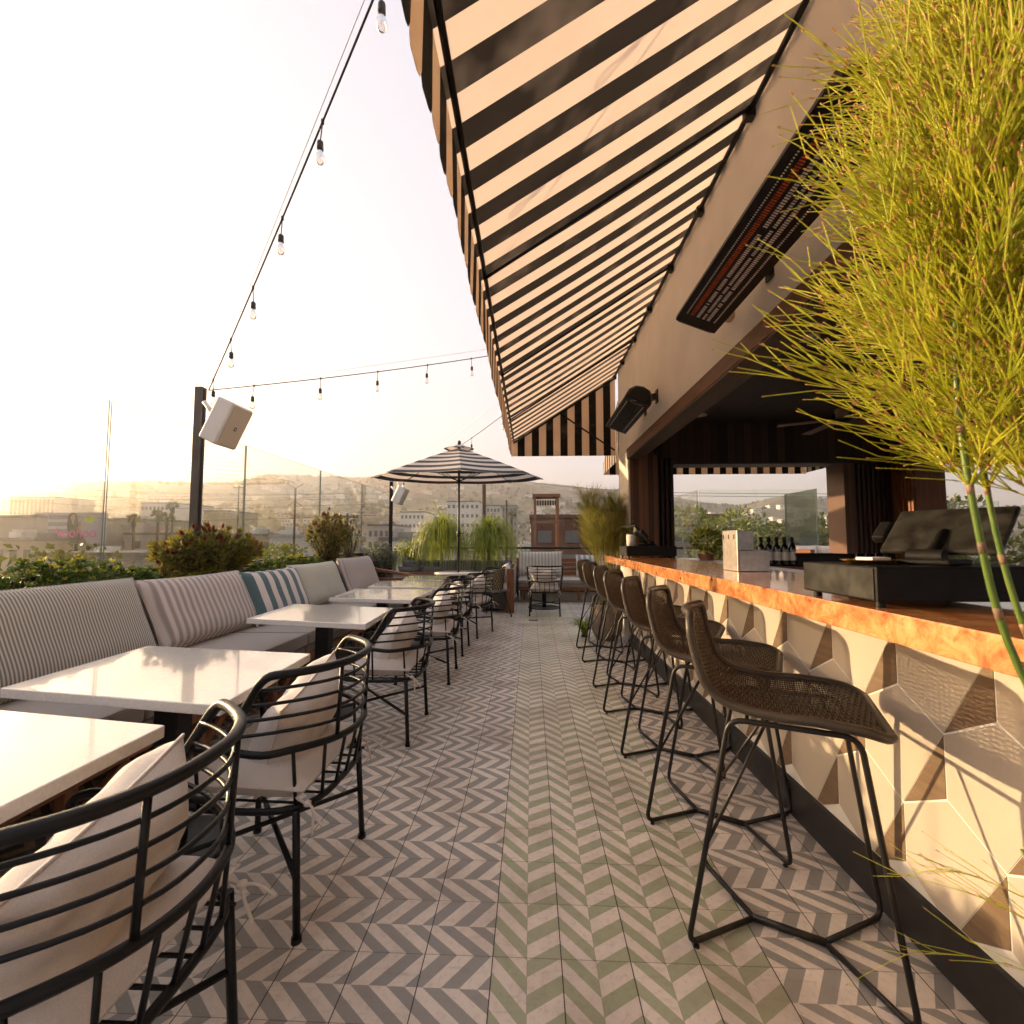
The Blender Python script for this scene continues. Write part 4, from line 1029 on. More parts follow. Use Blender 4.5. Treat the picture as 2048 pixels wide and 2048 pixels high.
def rush(label,base,culms,node,whorl,L,r,lo,hi,sub,subL,potf,nm='rush_plant',mats=None,cr=.011,droop=.05,segs=4,spread=1.0,bias=None):
    t=thing(nm,label,'plant',base); potf(t)
    fo=MB(); cu=MB()
    for pts in culms:
        sp=spline(pts,8); Ls=[0]
        for i in range(len(sp)-1): Ls.append(Ls[-1]+(sp[i+1]-sp[i]).length)
        tot=Ls[-1]
        cu.tube(sp,[cr*(1-.55*l/tot) for l in Ls],10,0)
        s=.05; side=0
        while s<tot:
            i=max(j for j in range(len(Ls)) if Ls[j]<=s); i=min(i,len(sp)-2); k=(s-Ls[i])/max(1e-6,Ls[i+1]-Ls[i]); p=sp[i].lerp(sp[i+1],k); d=(sp[i+1]-sp[i]).normalized(); f=s/tot
            rr=cr*(1-.55*f)
            cu.tube([p-d*rr*2.2,p+d*rr*1.5],[rr*1.03,rr*1.12],10,1)
            z=p.z
            if lo<=z<=hi:
                x=d.orthogonal().normalized(); y=d.cross(x)
                nW=int(whorl*(1.0 if z>lo+.18 else .4))
                for wv in range(nW):
                    a=random.uniform(0,2*PI); out=(x*math.cos(a)+y*math.sin(a))*spread
                    dd=d*random.uniform(.55,1.25)+out
                    if bias: dd+=Vector(bias)*random.uniform(0,1)*max(0,1-1.3*max(0,(z-lo)/(hi-lo))**1.5)
                    spray(fo,p,dd,L*random.uniform(.55,1.1)*(1-.30*max(0,(z-lo)/(hi-lo))),r,segs,sub,subL,droop,r*.72)
            s+=node*random.uniform(.85,1.15)
    fo.build('foliage',mats or [M['needle'],M['needletip']],t); cu.build('stems',[M['culm'],M['culmband']],t)
    return t
def potA(t):
    MB().lathe([(.0,0),(.15,0),(.19,.05),(.215,.50),(.195,.50),(.18,.44),(0,.44)],n=32).build('pot',M['stonepot'],t)
# big near rush plant: pot stands outside the frame at the right
B0=Vector((.86,.50,0))
cul=[]
for tx,ty,bx,by,h in ((.455,.50,.02,-.03,1.98),(.50,.47,.0,.02,1.90),(.555,.53,.03,.03,2.0),(.63,.50,-.01,.05,2.02),(.60,.44,.05,-.02,1.85),(.70,.56,.04,.04,2.05),(.53,.56,.02,.05,1.78)):
    ex=tx-B0.x; ey=ty-B0.y
    cul.append([(bx,by,.43),(bx+ex*.30,by+ey*.3,.80),(ex*.80,ey*.8,1.10),(ex*.97+.0,ey*.95,1.34),(ex*.97,ey,1.60),(ex*.80,ey,h)])
rush('big feathery yellow green rush plant in the right foreground',B0,cul,.074,21,.170,.00115,1.30,2.03,4,.075,potA,cr=.0048,droop=.05,segs=4,spread=.95,bias=(-.10,.05,.25))
# loose drooping shoots low in the right corner belong to a second, lower pot plant
def potB(t): MB().lathe([(.0,0),(.12,0),(.16,.05),(.175,.40),(.158,.40),(.15,.36),(0,.36)],n=28).build('pot',M['stonepot'],t)
cul2=[[(0,0,.35),(-.05,.02,.6),(-.14,.05,.86)],[(0.02,.02,.35),(-.02,.08,.6),(-.07,.14,.84)]]
rush('low wispy rush plant with drooping shoots in the bottom right corner',Vector((.80,.60,0)),cul2,.10,5,.20,.0008,.62,.9,2,.08,potB,cr=.005,droop=.16,segs=5,spread=1.1,bias=(-.3,0,.0))
# far rush in the stone pot at the end of the bar
def potC(t): MB().lathe([(.0,0),(.14,0),(.20,.12),(.215,.30),(.18,.46),(.16,.46),(.15,.42),(0,.42)],n=32).build('pot',M['stonepot'],t)
cul3=[]
for i in range(10):
    a=i*2*PI/10; c,s=math.cos(a),math.sin(a); k=random.uniform(.05,.12); h=random.uniform(1.55,1.95); e=random.uniform(.10,.26)
    cul3.append([(c*k,s*k,.42),(c*(k+e*.2),s*(k+e*.2),.8),(c*(k+e*.5),s*(k+e*.5),1.2),(c*(k+e),s*(k+e),h)])
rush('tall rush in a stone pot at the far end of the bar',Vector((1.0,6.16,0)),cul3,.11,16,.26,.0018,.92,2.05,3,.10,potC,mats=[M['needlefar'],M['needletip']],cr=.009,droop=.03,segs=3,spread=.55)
mbp=MB()
# grass at the foot of the far pot
t=thing('grass_clump','drooping green grass clump on the floor beside the stone pot','grass plant',(.72,6.30,0)); mb=MB()
for i in range(170):
    a=random.uniform(0,2*PI); q=Vector((0.03*math.cos(a),.03*math.sin(a),.02)); d=Vector((math.cos(a)*.35,math.sin(a)*.35,1)); L=random.uniform(.3,.55)
    pts=[q+Vector((math.cos(a)*L*.5*s**1.4,math.sin(a)*L*.5*s**1.4,L*(1.15*s-.75*s*s*1.0))) for s in (0,.25,.5,.75,1)]
    w=.004
    for p1,p2 in zip(pts,pts[1:]):
        n=Vector((-math.sin(a),math.cos(a),0))*w; mb.add([p1-n,p1+n,p2+n*.8,p2-n*.8],[(0,1,2,3)],0)
mb.build('blades',M['strap'],t); MB().lathe([(0,0),(.05,.0),(.03,.05),(0,.06)],n=10).build('root_crown',M['twig'],t)

def shrub(label,base,w,dpt,h,stems,leaf,mats,tips,lean=0,name='conebush',lw=.32,dens=1.0,skew=None):
    t=thing(name,label,'shrub',base); fo=MB(); st=MB(); fl=MB()
    for i in range(stems):
        a=random.uniform(0,2*PI); rr=math.sqrt(random.random()); hx=h*(1-.35*rr**2)*random.uniform(.72,1.02)
        tip=Vector((math.cos(a)*rr*w/2+lean*hx,math.sin(a)*rr*dpt/2,hx))
        if skew: tip.x,tip.z,tip.y=tip.x+skew[0],tip.z,tip.y
        mid=Vector((tip.x*.45+random.gauss(0,.02),tip.y*.45+random.gauss(0,.02),hx*.45))
        sp=spline([(tip.x*.12,tip.y*.12,0),mid,tip],5); st.tube(sp,[.008*(1-.07*k) for k in range(len(sp))],5)
        n=int(20*dens)
        for j in range(n):
            f=.22+.78*(j/n)**.85; k=f*(len(sp)-1); i0=min(int(k),len(sp)-2); p=sp[i0].lerp(sp[i0+1],k-i0); d=(sp[i0+1]-sp[i0]).normalized()
            ang=j*2.4+random.uniform(-.4,.4); x=d.orthogonal().normalized(); y=d.cross(x); o=x*math.cos(ang)+y*math.sin(ang)
            fo.leaf(p,d*random.uniform(.5,1.0)+o,leaf*random.uniform(.7,1.2),leaf*lw,0,up=o)
        if tips and rr<1 and random.random()<tips*(.35+.65*(hx/h)**2):
            d=(sp[-1]-sp[-2]).normalized(); x=d.orthogonal().normalized(); y=d.cross(x)
            for j in range(12):
                o=x*math.cos(j*2.4)+y*math.sin(j*2.4); fl.leaf(sp[-1]+d*(.002*j),d*1.9+o*(.60-.035*j),leaf*.60,leaf*.25,0,up=o)
        else:
            d=(sp[-1]-sp[-2]).normalized(); x=d.orthogonal().normalized(); y=d.cross(x)
            for j in range(8):
                o=x*math.cos(j*2.4)+y*math.sin(j*2.4); fo.leaf(sp[-1],d*1.1+o*.8,leaf*.9,leaf*lw,0,up=o)
    fo.build('foliage',mats,t); st.build('branches',M['twig'],t)
    if fl.v: fl.build('red_tips',M['leafred'],t)
    return t
pa=onX(412,1150,-3.27)
shrub('large conebush with red tips in front of the near grey post',(pa.x,pa.y+.10,.84),.48,1.42,.60,230,.084,M['leafbush'],.7)
shrub('small leaning conebush shoot at the left foot of the large red tipped bush',(-3.27,3.98,.86),.14,.22,.36,9,.06,M['leafbush'],.3,name='conebush_shoot')
pb=onX(672,1150,-3.27)
shrub('tall conebush with red tips in the middle of the planter, near the far post',(pb.x,pb.y-.25,.84),.44,1.2,.93,150,.080,M['leafbush'],.7)
shrub('upright brownish conebush just right of the tall red tipped one',(-3.25,pb.y+.45,.86),.35,.55,.86,34,.065,M['leafgrey'],.55)
shrub('grey green protea bush at the far end of the planter, beside the dark post',(-3.2,9.65,.5),.62,1.1,.80,95,.06,M['leafgrey'],0,name='protea_bush',lw=.4)
def sedum(label,y0,y1,z0,hgt,n,mat,leaf,x0=-3.48,x1=-3.08,ymat=None,sunlit_f=.0):
    t=thing('sedum_cushion',label,'ground plant',((x0+x1)/2,(y0+y1)/2,z0)); fo=MB(); st=MB(); cy=(y1-y0)/2; cx=(x1-x0)/2
    for i in range(n):
        y=random.uniform(-1,1); x=random.uniform(-1,1); e=max(0,1-abs(y)**3)*max(.25,1-.5*abs(x)**2); bump=.72+.5*noise.noise(Vector((x*2.1,y*cy*5,y0)))
        top=hgt*e*bump*random.uniform(.55,1.05); c=Vector((x*cx,y*cy,top))
        if i%3==0: st.tube([(0,c.y*.9,.0),(c.x*.6,c.y*.97,top*.5),tuple(c)],.003,4)
        ax=(Vector((0,0,1))+rnd()*.5).normalized(); u=ax.orthogonal().normalized(); v=ax.cross(u)
        bright=1 if (ymat and random.random()<sunlit_f*(.3+e*.7)*(1.4 if top>hgt*.62*bump else .15)) else 0  # upper leaves turn yellow green to paint sunlight onto the mound tops
        for j in range(6):
            o=u*math.cos(j*1.05)+v*math.sin(j*1.05); fo.leaf(c,ax*.8+o,leaf*random.uniform(.8,1.2),leaf*.72,bright,up=o)
    st.tube([(0,-cy,-.01),(0,cy,-.01)],.012,5); fo.build('leaves',[mat,ymat or mat],t); st.build('woody_runner',M['twig'],t); return t
sedum('dark green sedum mound behind the pinstriped cushion',2.45,4.02,.88,.30,800,M['sedum'],.034,ymat=M['sedumy'],sunlit_f=.22)
sedum('fine golden yellow sedum patch left of the large red tipped bush',4.0,4.85,.88,.22,520,M['sedumy'],.024)
sedum('green and yellow sedum mound behind the teal striped pillow',5.15,7.1,.88,.25,800,M['sedum'],.034,ymat=M['sedumy'],sunlit_f=.25)
sedum('small bright yellow sedum patch behind the farthest striped cushion',7.9,8.5,.88,.22,260,M['sedumy'],.026)
sedum('dark sedum by the left edge, nearest the camera',1.0,2.5,.88,.15,380,M['sedum'],.034,ymat=M['sedumy'],sunlit_f=.15)
# ponytail palms
def ponytail(label,p,h,L,n,spike):
    t=thing('ponytail_palm',label,'palm plant',p); mb=MB()
    MB().lathe([(.16,0),(.20,.03),(.22,.34),(.20,.34),(.18,.30),(0,.30)],n=24).build('pot',M['stonepot'],t)
    tr=MB()
    heads=[Vector((.0,0,h)),Vector((.12,.05,h*.9)),Vector((-.14,-.03,h*.86))]
    tr.lathe([(.14,.30),(.10,.42),(.05,.55),(.035,h*.8)],n=14)
    for q in heads: tr.tube([(0,0,h*.6),tuple(q)],[.035,.028],8)
    tr.build('trunk',M['bark'],t)
    for i in range(n):
        q=random.choice(heads); a=random.uniform(0,2*PI); l=L*random.uniform(.5,1.3); up=random.uniform(.15,1.35); o=Vector((math.cos(a),math.sin(a),0)); pts=[]
        for s in (0,.14,.3,.48,.66,.83,1): pts.append(q+o*(l*.52*(1-(1-s)**1.8))+Vector((0,0,l*(up*s*1.1-(.75+up*.95)*s*s))))
        n0=Vector((-o.y,o.x,0))
        for j,(p1,p2) in enumerate(zip(pts,pts[1:])):
            w1=.011*(1-.12*j); w2=.011*(1-.12*(j+1)); mb.add([p1-n0*w1,p1+n0*w1,p2+n0*w2,p2-n0*w2],[(0,1,2,3)],0)
    if spike:
        for k in range(60):
            z=h+spike*k/60; q=heads[0]+Vector((-.35*spike*(k/60)**1.5 if spike>.4 else 0,0,z-h)); mb.leaf(q,rnd()*.7+Vector((0,0,.9)),.07,.016)
    mb.build('leaves',M['strap'],t)
q=onY(882,1100,11.1); ponytail('left ponytail palm behind the booth, with a leaning flower spike',(q.x,11.15,.0),1.66,1.12,620,.62)
q=onY(978,1100,11.1); ponytail('right ponytail palm behind the booth, with a short upright tip',(q.x,11.15,.0),1.62,1.12,560,.30)
q=onY(818,1100,11.1); ponytail('small pale ponytail palm at the left behind the booth',(q.x,11.3,.0),1.15,.85,220,.0)
MB

# ================================================================== CITY AND HILLS
GZ=-9.0
def terr(x,y):
    """ground height of the hills; ridge follows the skyline of the photograph"""
    az=math.atan2(x,y); r=math.hypot(x,y)
    u=1024+FPX*math.tan(az+YAW) if abs(az+YAW)<1.35 else (1e5 if az>0 else -1e5)
    if u<=RIDGE[0][0]: v=RIDGE[0][1]
    elif u>=RIDGE[-1][0]: v=RIDGE[-1][1]
    else:
        for (a,b),(c,d) in zip(RIDGE,RIDGE[1:]):
            if a<=u<=c: v=b+(d-b)*(u-a)/(c-a); break
    uc=max(-600,min(2600,u)); el=math.atan((1080-v)/FPX*math.cos(math.atan((uc-1062)/FPX)))
    top=1.3+RR*math.tan(el)
    s=max(0,min(1,(r-430)/(RR-430))); s=s*s*(3-2*s)*.55+s*.45
    z=GZ+(top-GZ)*s
    if r>RR: z=top-(r-RR)*.12
    p=Vector((x/260,y/260,3.1)); fb=noise.noise(p)+.5*noise.noise(p*2.1)+.25*noise.noise(p*4.3)
    env=min(1,max(0,(r-430)/500))*(1-.8*max(0,min(1,(r-RR*.75)/(RR*.25))))
    z+=fb*26*env
    if r>420: z+=2.2*env*noise.noise(Vector((x/28,y/28,9)))
    if r>RR*.93: z+=5.5*max(0,noise.noise(Vector((x/17,y/17,5))))*(1 if r<RR*1.06 else 0)
    return z
RR=1650.0
RIDGE=[(-700,985),(-250,968),(0,967),(200,964),(390,962),(470,958),(545,946),(590,950),(640,956),(720,955),(800,948),(900,950),(1000,958),(1100,968),(1180,978),(1250,982),(1320,992),(1370,1000),(1420,1008),(1470,1014),(1500,1010),(1540,999),(1570,996),(1600,998),(1640,997),(1670,1003),(1750,1012),(1900,1016),(2100,1022),(2700,1035)]
mb=MB(); NA,NRr=420,110
rs=[380+ (2500-380)*(i/NRr)**1.15 for i in range(NRr+1)]
a0,a1=R(-75),R(75)
vs=[]
for r in rs:
    for i in range(NA+1):
        a=a0+(a1-a0)*i/NA; x,y=r*math.sin(a),r*math.cos(a); vs.append((x,y,terr(x,y)-(.3 if r<390 else 0)))
mb.add(vs,[(j*(NA+1)+i,j*(NA+1)+i+1,(j+1)*(NA+1)+i+1,(j+1)*(NA+1)+i) for j in range(NRr) for i in range(NA)],0,True)
def hillmat():
    t=NT('dry_hillside_scrub'); a=t.noise(.012,6,.62); b=t.noise(.05,5,.65); d=t.voro(.045)
    c=t.mix(t.ramp(a,[(.40,(0,0,0)),(.62,(1,1,1))]),(.06,.066,.03),(.27,.185,.11))
    c=t.mix(t.ramp(b,[(.46,(0,0,0)),(.60,(1,1,1))]),c,(.045,.055,.028))
    c=t.mix(t.m('MULTIPLY',t.m('LESS_THAN',d,.25),.7),c,(.035,.045,.022))
    t.set(c,.95); return t.mat
tag(mb.build('hills',hillmat()),kind='structure')
def citymat():
    t=NT('city_ground'); k=t.voro(.03); a=t.noise(.02,5,.6); b=t.noise(.2,3)
    c=t.mix(t.ramp(a,[(.42,(0,0,0)),(.55,(1,1,1))]),(.24,.21,.18),(.07,.085,.04)); c=t.mix(t.m('MULTIPLY',b,.4),c,(.13,.12,.10)); t.set(c,.9); return t.mat
gm=MB(); gm.lathe([(4100,0),(0,0)],(0,0,GZ),64); tag(gm.build('ground',citymat()),kind='structure')
BM=[plain('pale_render',(.55,.50,.44),.9,0,.1,.15),plain('white_render',(.68,.64,.59),.9,0,.08,.15),plain('grey_concrete_block',(.33,.30,.27),.9,0,.2,.2),plain('tan_render',(.42,.34,.25),.9,0,.12,.15),plain('brown_brick',(.16,.075,.05),.9,0,.3,.5),plain('grey_roofing',(.20,.19,.175),.95,0,.25,.3),plain('pale_blue_roof',(.42,.45,.43),.7,0,.1,.2)]
WIN=plain('window_dark',(.14,.14,.14),.3); ROOFR=plain('terracotta_roof',(.26,.12,.07),.9,0,.2,.4)
def bldg(label,u0,u1,vt,y,dep,mat,cols=0,rows=0,roof=5,name='building',cat='building',para=.5,wh=1.5,ww=None,zt=None,rz=0):
    a=onY(u0,1080,y); b_=onY(u1,1080,y); zt=onY(u0,vt,y).z; w=b_.x-a.x; H=zt-GZ
    t=thing(name,label,cat,((a.x+b_.x)/2,y,GZ),rz)
    MB().box(-w/2,w/2,0,dep,0,H).build('wall',BM[mat],t)
    MB().box(-w/2-.15,w/2+.15,-.15,dep+.15,H+.003,H+para).build('roof',BM[roof],t)
    rr=random.Random(label)
    if y<130:
        for q in range(4):
            x=rr.uniform(-w*.42,w*.42); a=rr.uniform(.5,1.3); b2=rr.uniform(.5,1.1); hh=rr.uniform(.5,1.4); yy=rr.uniform(dep*.1,dep*.7); MB().box(x-a,x+a,yy-b2,yy+b2,H+para+.003,H+para+hh).build('roof_unit',BM[rr.choice((0,1,2,5))],t)
    if cols:
        ww=ww or w/cols*.5; base=None
        for r_ in range(rows):
            for c in range(cols):
                x=-w/2+w*(c+.5)/cols; z=H-1.3-wh-r_*(H-2.5)/max(rows,4 if rows<4 else rows)
                if base is None:
                    base=MB().box(-ww/2,ww/2,-.08,.05,0,wh).build('window',WIN,t,loc=(x,0,z))
                else:
                    o=base.copy(); C.objects.link(o); o.parent=t; o.location=(x,0,z)
    return t
bldg('wide grey flat roofed warehouse at the far left below the skyline',-60,70,1036,75,22,2,0,0)
bldg('low grey warehouse roof in front of the billboard',60,410,1112,58,16,2,0,0)
bldg('low pale shed left of the billboard foot',-40,70,1082,66,8,3,4,1)
bldg('dark lean-to hall right of the billboard',219,256,1040,100,20,2,3,2)
bldg('long low grey hall behind the three palm trees',225,420,1070,92,14,0,6,1)
bldg('white gridded office block behind the palm trees',278,342,1007,190,25,1,8,5)
bldg('pale office slab with vertical fins at the hazy far left',14,105,995,260,25,0,11,1,wh=9)
bldg('tan block to the right of the near grey post',405,452,1023,170,20,3,0,0)
bldg('long pale blue roofed hall behind the shrubs',540,628,1075,70,12,1,0,0,roof=6)
bldg('low cream hall left of the pale blue roofed one',470,560,1072,95,14,3,5,1)
bldg('white office tower seen left of the parasol pole',800,848,1025,210,22,1,6,5)
bldg('big white office block with a raised top behind the left ponytail palm',893,958,1004,200,24,1,7,6)
bldg('glassy pale tower right of the big white block',966,1000,1012,215,20,0,5,7)
bldg('narrow speckled tower left of the brick building',1003,1034,1012,235,20,2,4,7)
bldg('pale low block between the glass screen and the palms',735,790,1052,120,16,0,5,2)
bldg('white low building behind the terrace end rail',760,880,1082,60,12,1,6,1)
bldg('small white houses block under the far hills',1170,1225,1030,180,15,1,4,3)
bldg('distant white terrace block seen in the bar window',1500,1545,1060,120,14,1,5,2)
bldg('white flat roofed house at the right of the bar window',1655,1720,1045,100,14,1,4,2)
# red brown brick building with dark base and tower frame
t=bldg('red brown brick building with a dark lower wall behind the bar',1062,1452,1036,46,18,4,7,1,roof=4,para=.35,wh=1.2)
w=onY(1452,1080,46).x-onY(1062,1080,46).x
MB().box(-w/2-.1,w/2+.1,-.25,-.05,0,8.9).build('dark_base',BM[5],t)
mb=MB()
for x in range(-9,10): mb.box(x*1.05-.05,x*1.05+.05,-.1,.0,11.65,12.1)
mb.build('roof_railing',M['teak'],t)
t=thing('roof_frame','wooden open tower frame standing before the brick building','frame tower',(onY(1093,1080,38).x,38,GZ)); zt=onY(1093,994,38).z-GZ; hw=.95
for x in (-hw,hw):
    for y in (0,1.6): MB().box(x-.1,x+.1,y-.1,y+.1,0,zt).build('upright',M['teakv'],t)
MB().box(-hw-.2,hw+.2,-.2,1.8,zt+.002,zt+.25).build('top_board',M['teak'],t); mb=MB(); mb.box(-hw,hw,-.05,.05,zt-.7,zt-.3); mb.build('striped_valance',M['awnX'],t)
MB().box(-hw,hw,-.08,.08,zt-2.2,zt-2.0).build('cross_beam',M['teak'],t)
# billboard
BY=71
t=thing('billboard','hazy pink lettered billboard on a rooftop at the left','billboard',(onY(150,1080,BY).x,BY,onY(150,1087,BY).z),R(-4)); W=10.4; Hh=onY(150,1025,BY).z-onY(150,1087,BY).z
P_={'bb0':plain('poster_lilac',(.46,.42,.44),.8),'bb1':plain('poster_grey',(.25,.24,.27),.8),'skin':plain('poster_skin',(.50,.30,.22),.8),'dress':plain('poster_dress',(.07,.065,.06),.8),'hair':plain('poster_hair',(.06,.035,.025),.8),'pink':plain('poster_pink',(.75,.10,.38),.6),'lime':plain('poster_lime',(.55,.60,.05),.7)}
MB().box(-W/2,W/2,0,.4,0,Hh).build('board',P_['bb0'],t)
mb=MB()
for i in range(4): mb.box(-W/2+.1,-W/2+4.2,-.03,-.004,Hh*(.12+.22*i),Hh*(.25+.22*i))
mb.build('poster_blocks',P_['bb1'],t)
ell=lambda cx,cz,rx,rz:[(cx+rx*math.cos(i*PI/14),-.035,cz+rz*math.sin(i*PI/14)) for i in range(28)]
mb=MB(); mb.prism(ell(-.6,Hh*.80,.95,Hh*.19),(0,.012,0),0); mb.prism(ell(-1.15,Hh*.62,.45,Hh*.25),(0,.012,0)); mb.prism(ell(.05,Hh*.66,.4,Hh*.22),(0,.012,0)); mb.build('poster_hair',P_['hair'],t)
mb=MB(); mb.prism([(x,-.05,z) for x,y,z in ell(-.55,Hh*.83,.42,Hh*.115)],(0,.012,0)); mb.prism([(x,-.05,z) for x,y,z in ell(.75,Hh*.52,.28,Hh*.22)],(0,.012,0)); mb.prism([(-.75,-.05,Hh*.55),(-.3,-.05,Hh*.55),(-.35,-.05,Hh*.75),(-.7,-.05,Hh*.75)],(0,.012,0)); mb.build('poster_skin',P_['skin'],t)
MB().prism([(-1.3,-.064,.05),(2.2,-.064,.05),(1.5,-.064,Hh*.25),(.6,-.064,Hh*.35),(.4,-.064,Hh*.66),(-.2,-.064,Hh*.60),(-.8,-.064,Hh*.66),(-1.2,-.064,Hh*.35)],(0,.012,0)).build('poster_dress',P_['dress'],t)
MB().prism([(x,-.05,z) for x,y,z in ell(2.5,Hh*.78,1.0,Hh*.11)],(0,.012,0)).build('poster_oval',P_['lime'],t)
def text(txt,size,mat,parent,loc,name='lettering',ext=.02,rot=(PI/2,0,0)):
    cu=bpy.data.curves.new('txt','FONT'); cu.body=txt; cu.size=size; cu.extrude=ext; cu.align_x='CENTER'
    o=bpy.data.objects.new('txt',cu); C.objects.link(o); dg=bpy.context.evaluated_depsgraph_get(); me=bpy.data.meshes.new_from_object(o.evaluated_get(dg)); bpy.data.objects.remove(o); bpy.data.curves.remove(cu)
    me.materials.clear(); me.materials.append(mat); o=bpy.data.objects.new(name,me); C.objects.link(o); o.parent=parent; o.location=loc; o.rotation_euler=rot; return o
text('boohoo',2.35,P_['pink'],t,(.2,-.12,Hh*.20))
for x in (-W/3,0,W/3): MB().box(x-.15,x+.15,.1,.39,-8.5,-.003).build('support_post',M['dkmetal'],t)
# trees
def leafball(mb,c,r,n,leaf,mi=0,sq=.8):
    for i in range(n):
        d=rnd(); q=Vector(c)+Vector((d.x*r,d.y*r,d.z*r*sq))*random.uniform(.55,1.0); mb.leaf(q,d+rnd()*.8+Vector((0,0,-.2)),leaf*random.uniform(.7,1.3),leaf*.7,mi)
def treemesh(h,w,clumps,n,leaf,mat):
    cr=MB(); tr=MB(); tr.tube(spline([(0,0,0),(.05*w,0,h*.3),(0,.03*w,h*.6)],5),[.06*w*(1-.05*i) for i in range(11)],7)
    for i in range(clumps):
        a=random.uniform(0,2*PI); rr=math.sqrt(random.random())*w*.38; z=h*random.uniform(.45,.88); c=(math.cos(a)*rr,math.sin(a)*rr,z)
        tr.tube([(0,0,h*.35),(c[0]*.5,c[1]*.5,(h*.35+z)/2),c],[.03*w,.02*w,.008*w],5); leafball(cr,c,w*random.uniform(.14,.26),n,leaf)
    return cr,tr,mat
def tree(label,p,h,w,clumps,n,leaf,mat,group=None,name='tree'):
    cr,tr,m=treemesh(h,w,clumps,n,leaf,mat); t=thing(name,label,'tree',p,0,group); cr.build('crown',M[m],t); tr.build('trunk',M['bark'],t); return t
q=onY(1440,1080,26); tree('spreading bright green tree seen in the bar window over the brick building',(q.x,26,GZ),13.2,6.4,20,260,.30,'treeC')
q=onY(1475,1080,22); tree('shorter leafy tree behind the steel caddy',(q.x,22,GZ),12.0,5,16,240,.28,'treeB')
q=onY(1545,1080,30); tree('round tree behind the wine bottles',(q.x,30,GZ),12.3,6.5,20,240,.32,'treeB')
q=onY(1650,1080,28); tree('olive tree at the right edge of the bar window',(q.x,28,GZ),12.0,6.5,22,240,.30,'treeB')
q=onY(1590,1080,45); tree('dark tree behind the greenish glass pane',(q.x,45,GZ),12.9,9,22,240,.42,'treeA')
q=onX(40,1140,-9.0); tree('rusty olive tree just outside the glass at the far left',(-9.4,7.6,GZ),10.7,4.8,36,320,.14,'treeB')
q=onY(200,1150,10); tree('thin twiggy tree top outside the glass behind the sedum',(-9.6,10.2,GZ),10.4,2.6,14,160,.10,'treeB')
q=onY(540,1110,42); tree('low bright hedge tree below the long pale blue roof',(q.x,40,GZ),10.2,8.5,24,260,.32,'treeC')
q=onY(1900,1080,24); tree('big tree behind the rush plant at the far right',(q.x,24,GZ),13,9,24,220,.34,'treeB')
def palm(label,u,v,y,crown):
    p=onY(u,v,y); H=p.z-GZ; t=thing('fan_palm',label,'palm tree',(p.x,y,GZ),0,'fan palms in the city'); mb=MB(); MB().tube(spline([(0,0,0),(.15,0,H*.5),(0,0,H)],6),.22,8).build('trunk',M['bark'],t)
    for i in range(46):
        d=rnd(); d.z=abs(d.z)*1.0-.25; d.normalize(); L=crown*random.uniform(.75,1.1); e=Vector((0,0,H))+d*L*.55; mb.tube([(0,0,H),tuple(e)],.03,4)
        for k in range(7): dd=(d+rnd()*.45).normalized(); mb.leaf(e,dd,L*.6,L*.13,0)
    for i in range(60): a=random.uniform(0,2*PI); mb.leaf((.25*math.cos(a),.25*math.sin(a),H-random.uniform(0,crown*.9)),Vector((math.cos(a)*.35,math.sin(a)*.35,-1)),crown*.5,.16,0)
    mb.build('crown',M['treeB'],t); return t
palm('leftmost fan palm standing alone right of the billboard',268,1040,88,1.25)
palm('second fan palm from the left, in front of the gridded office',316,1030,90,1.25)
palm('lower right fan palm of the close pair',334,1036,90,1.2)
palm('tallest fan palm at the right of the group',345,1014,95,1.25)
palm('distant fan palm in the haze right of the far office blocks',1024,1030,160,1.5)
# generic trees, houses and low buildings
bases=[]
for i,(m,h,w,l) in enumerate((('treeA',9,7,.55),('treeB',8,8,.6),('treeA',12,6,.6),('treeC',7,7,.55))):
    cr,tr,_=treemesh(h,w,13,34,l,m); b0=MB(); b0.add(cr.v,cr.f,0); b0.add(tr.v,tr.f,1); bases.append((b0,m))
labs=('dark round tree among the low city roofs','olive tree among the low city roofs','tall dark tree among the low city roofs','bright green tree among the low city roofs')
proto={}
random.seed(5)
taken=[]
def free(x,y,d):
    for a,b_,e in taken:
        if (a-x)**2+(b_-y)**2<(d+e)**2: return False
    taken.append((x,y,d)); return True
for o in list(C.objects):
    if o.parent is None and o.get('category') in('building','tree','palm tree','billboard') and o.location.y>30: taken.append((o.location.x,o.location.y+8,14))
lowb={}
nb=0
CB=[((6,5,4.6),0,0),((9,6,3.6),1,1),((5,5,6.4),3,2),((11,8,5.0),2,3),((7,4,3.4),1,4),((4.5,6,7.5),0,1)]
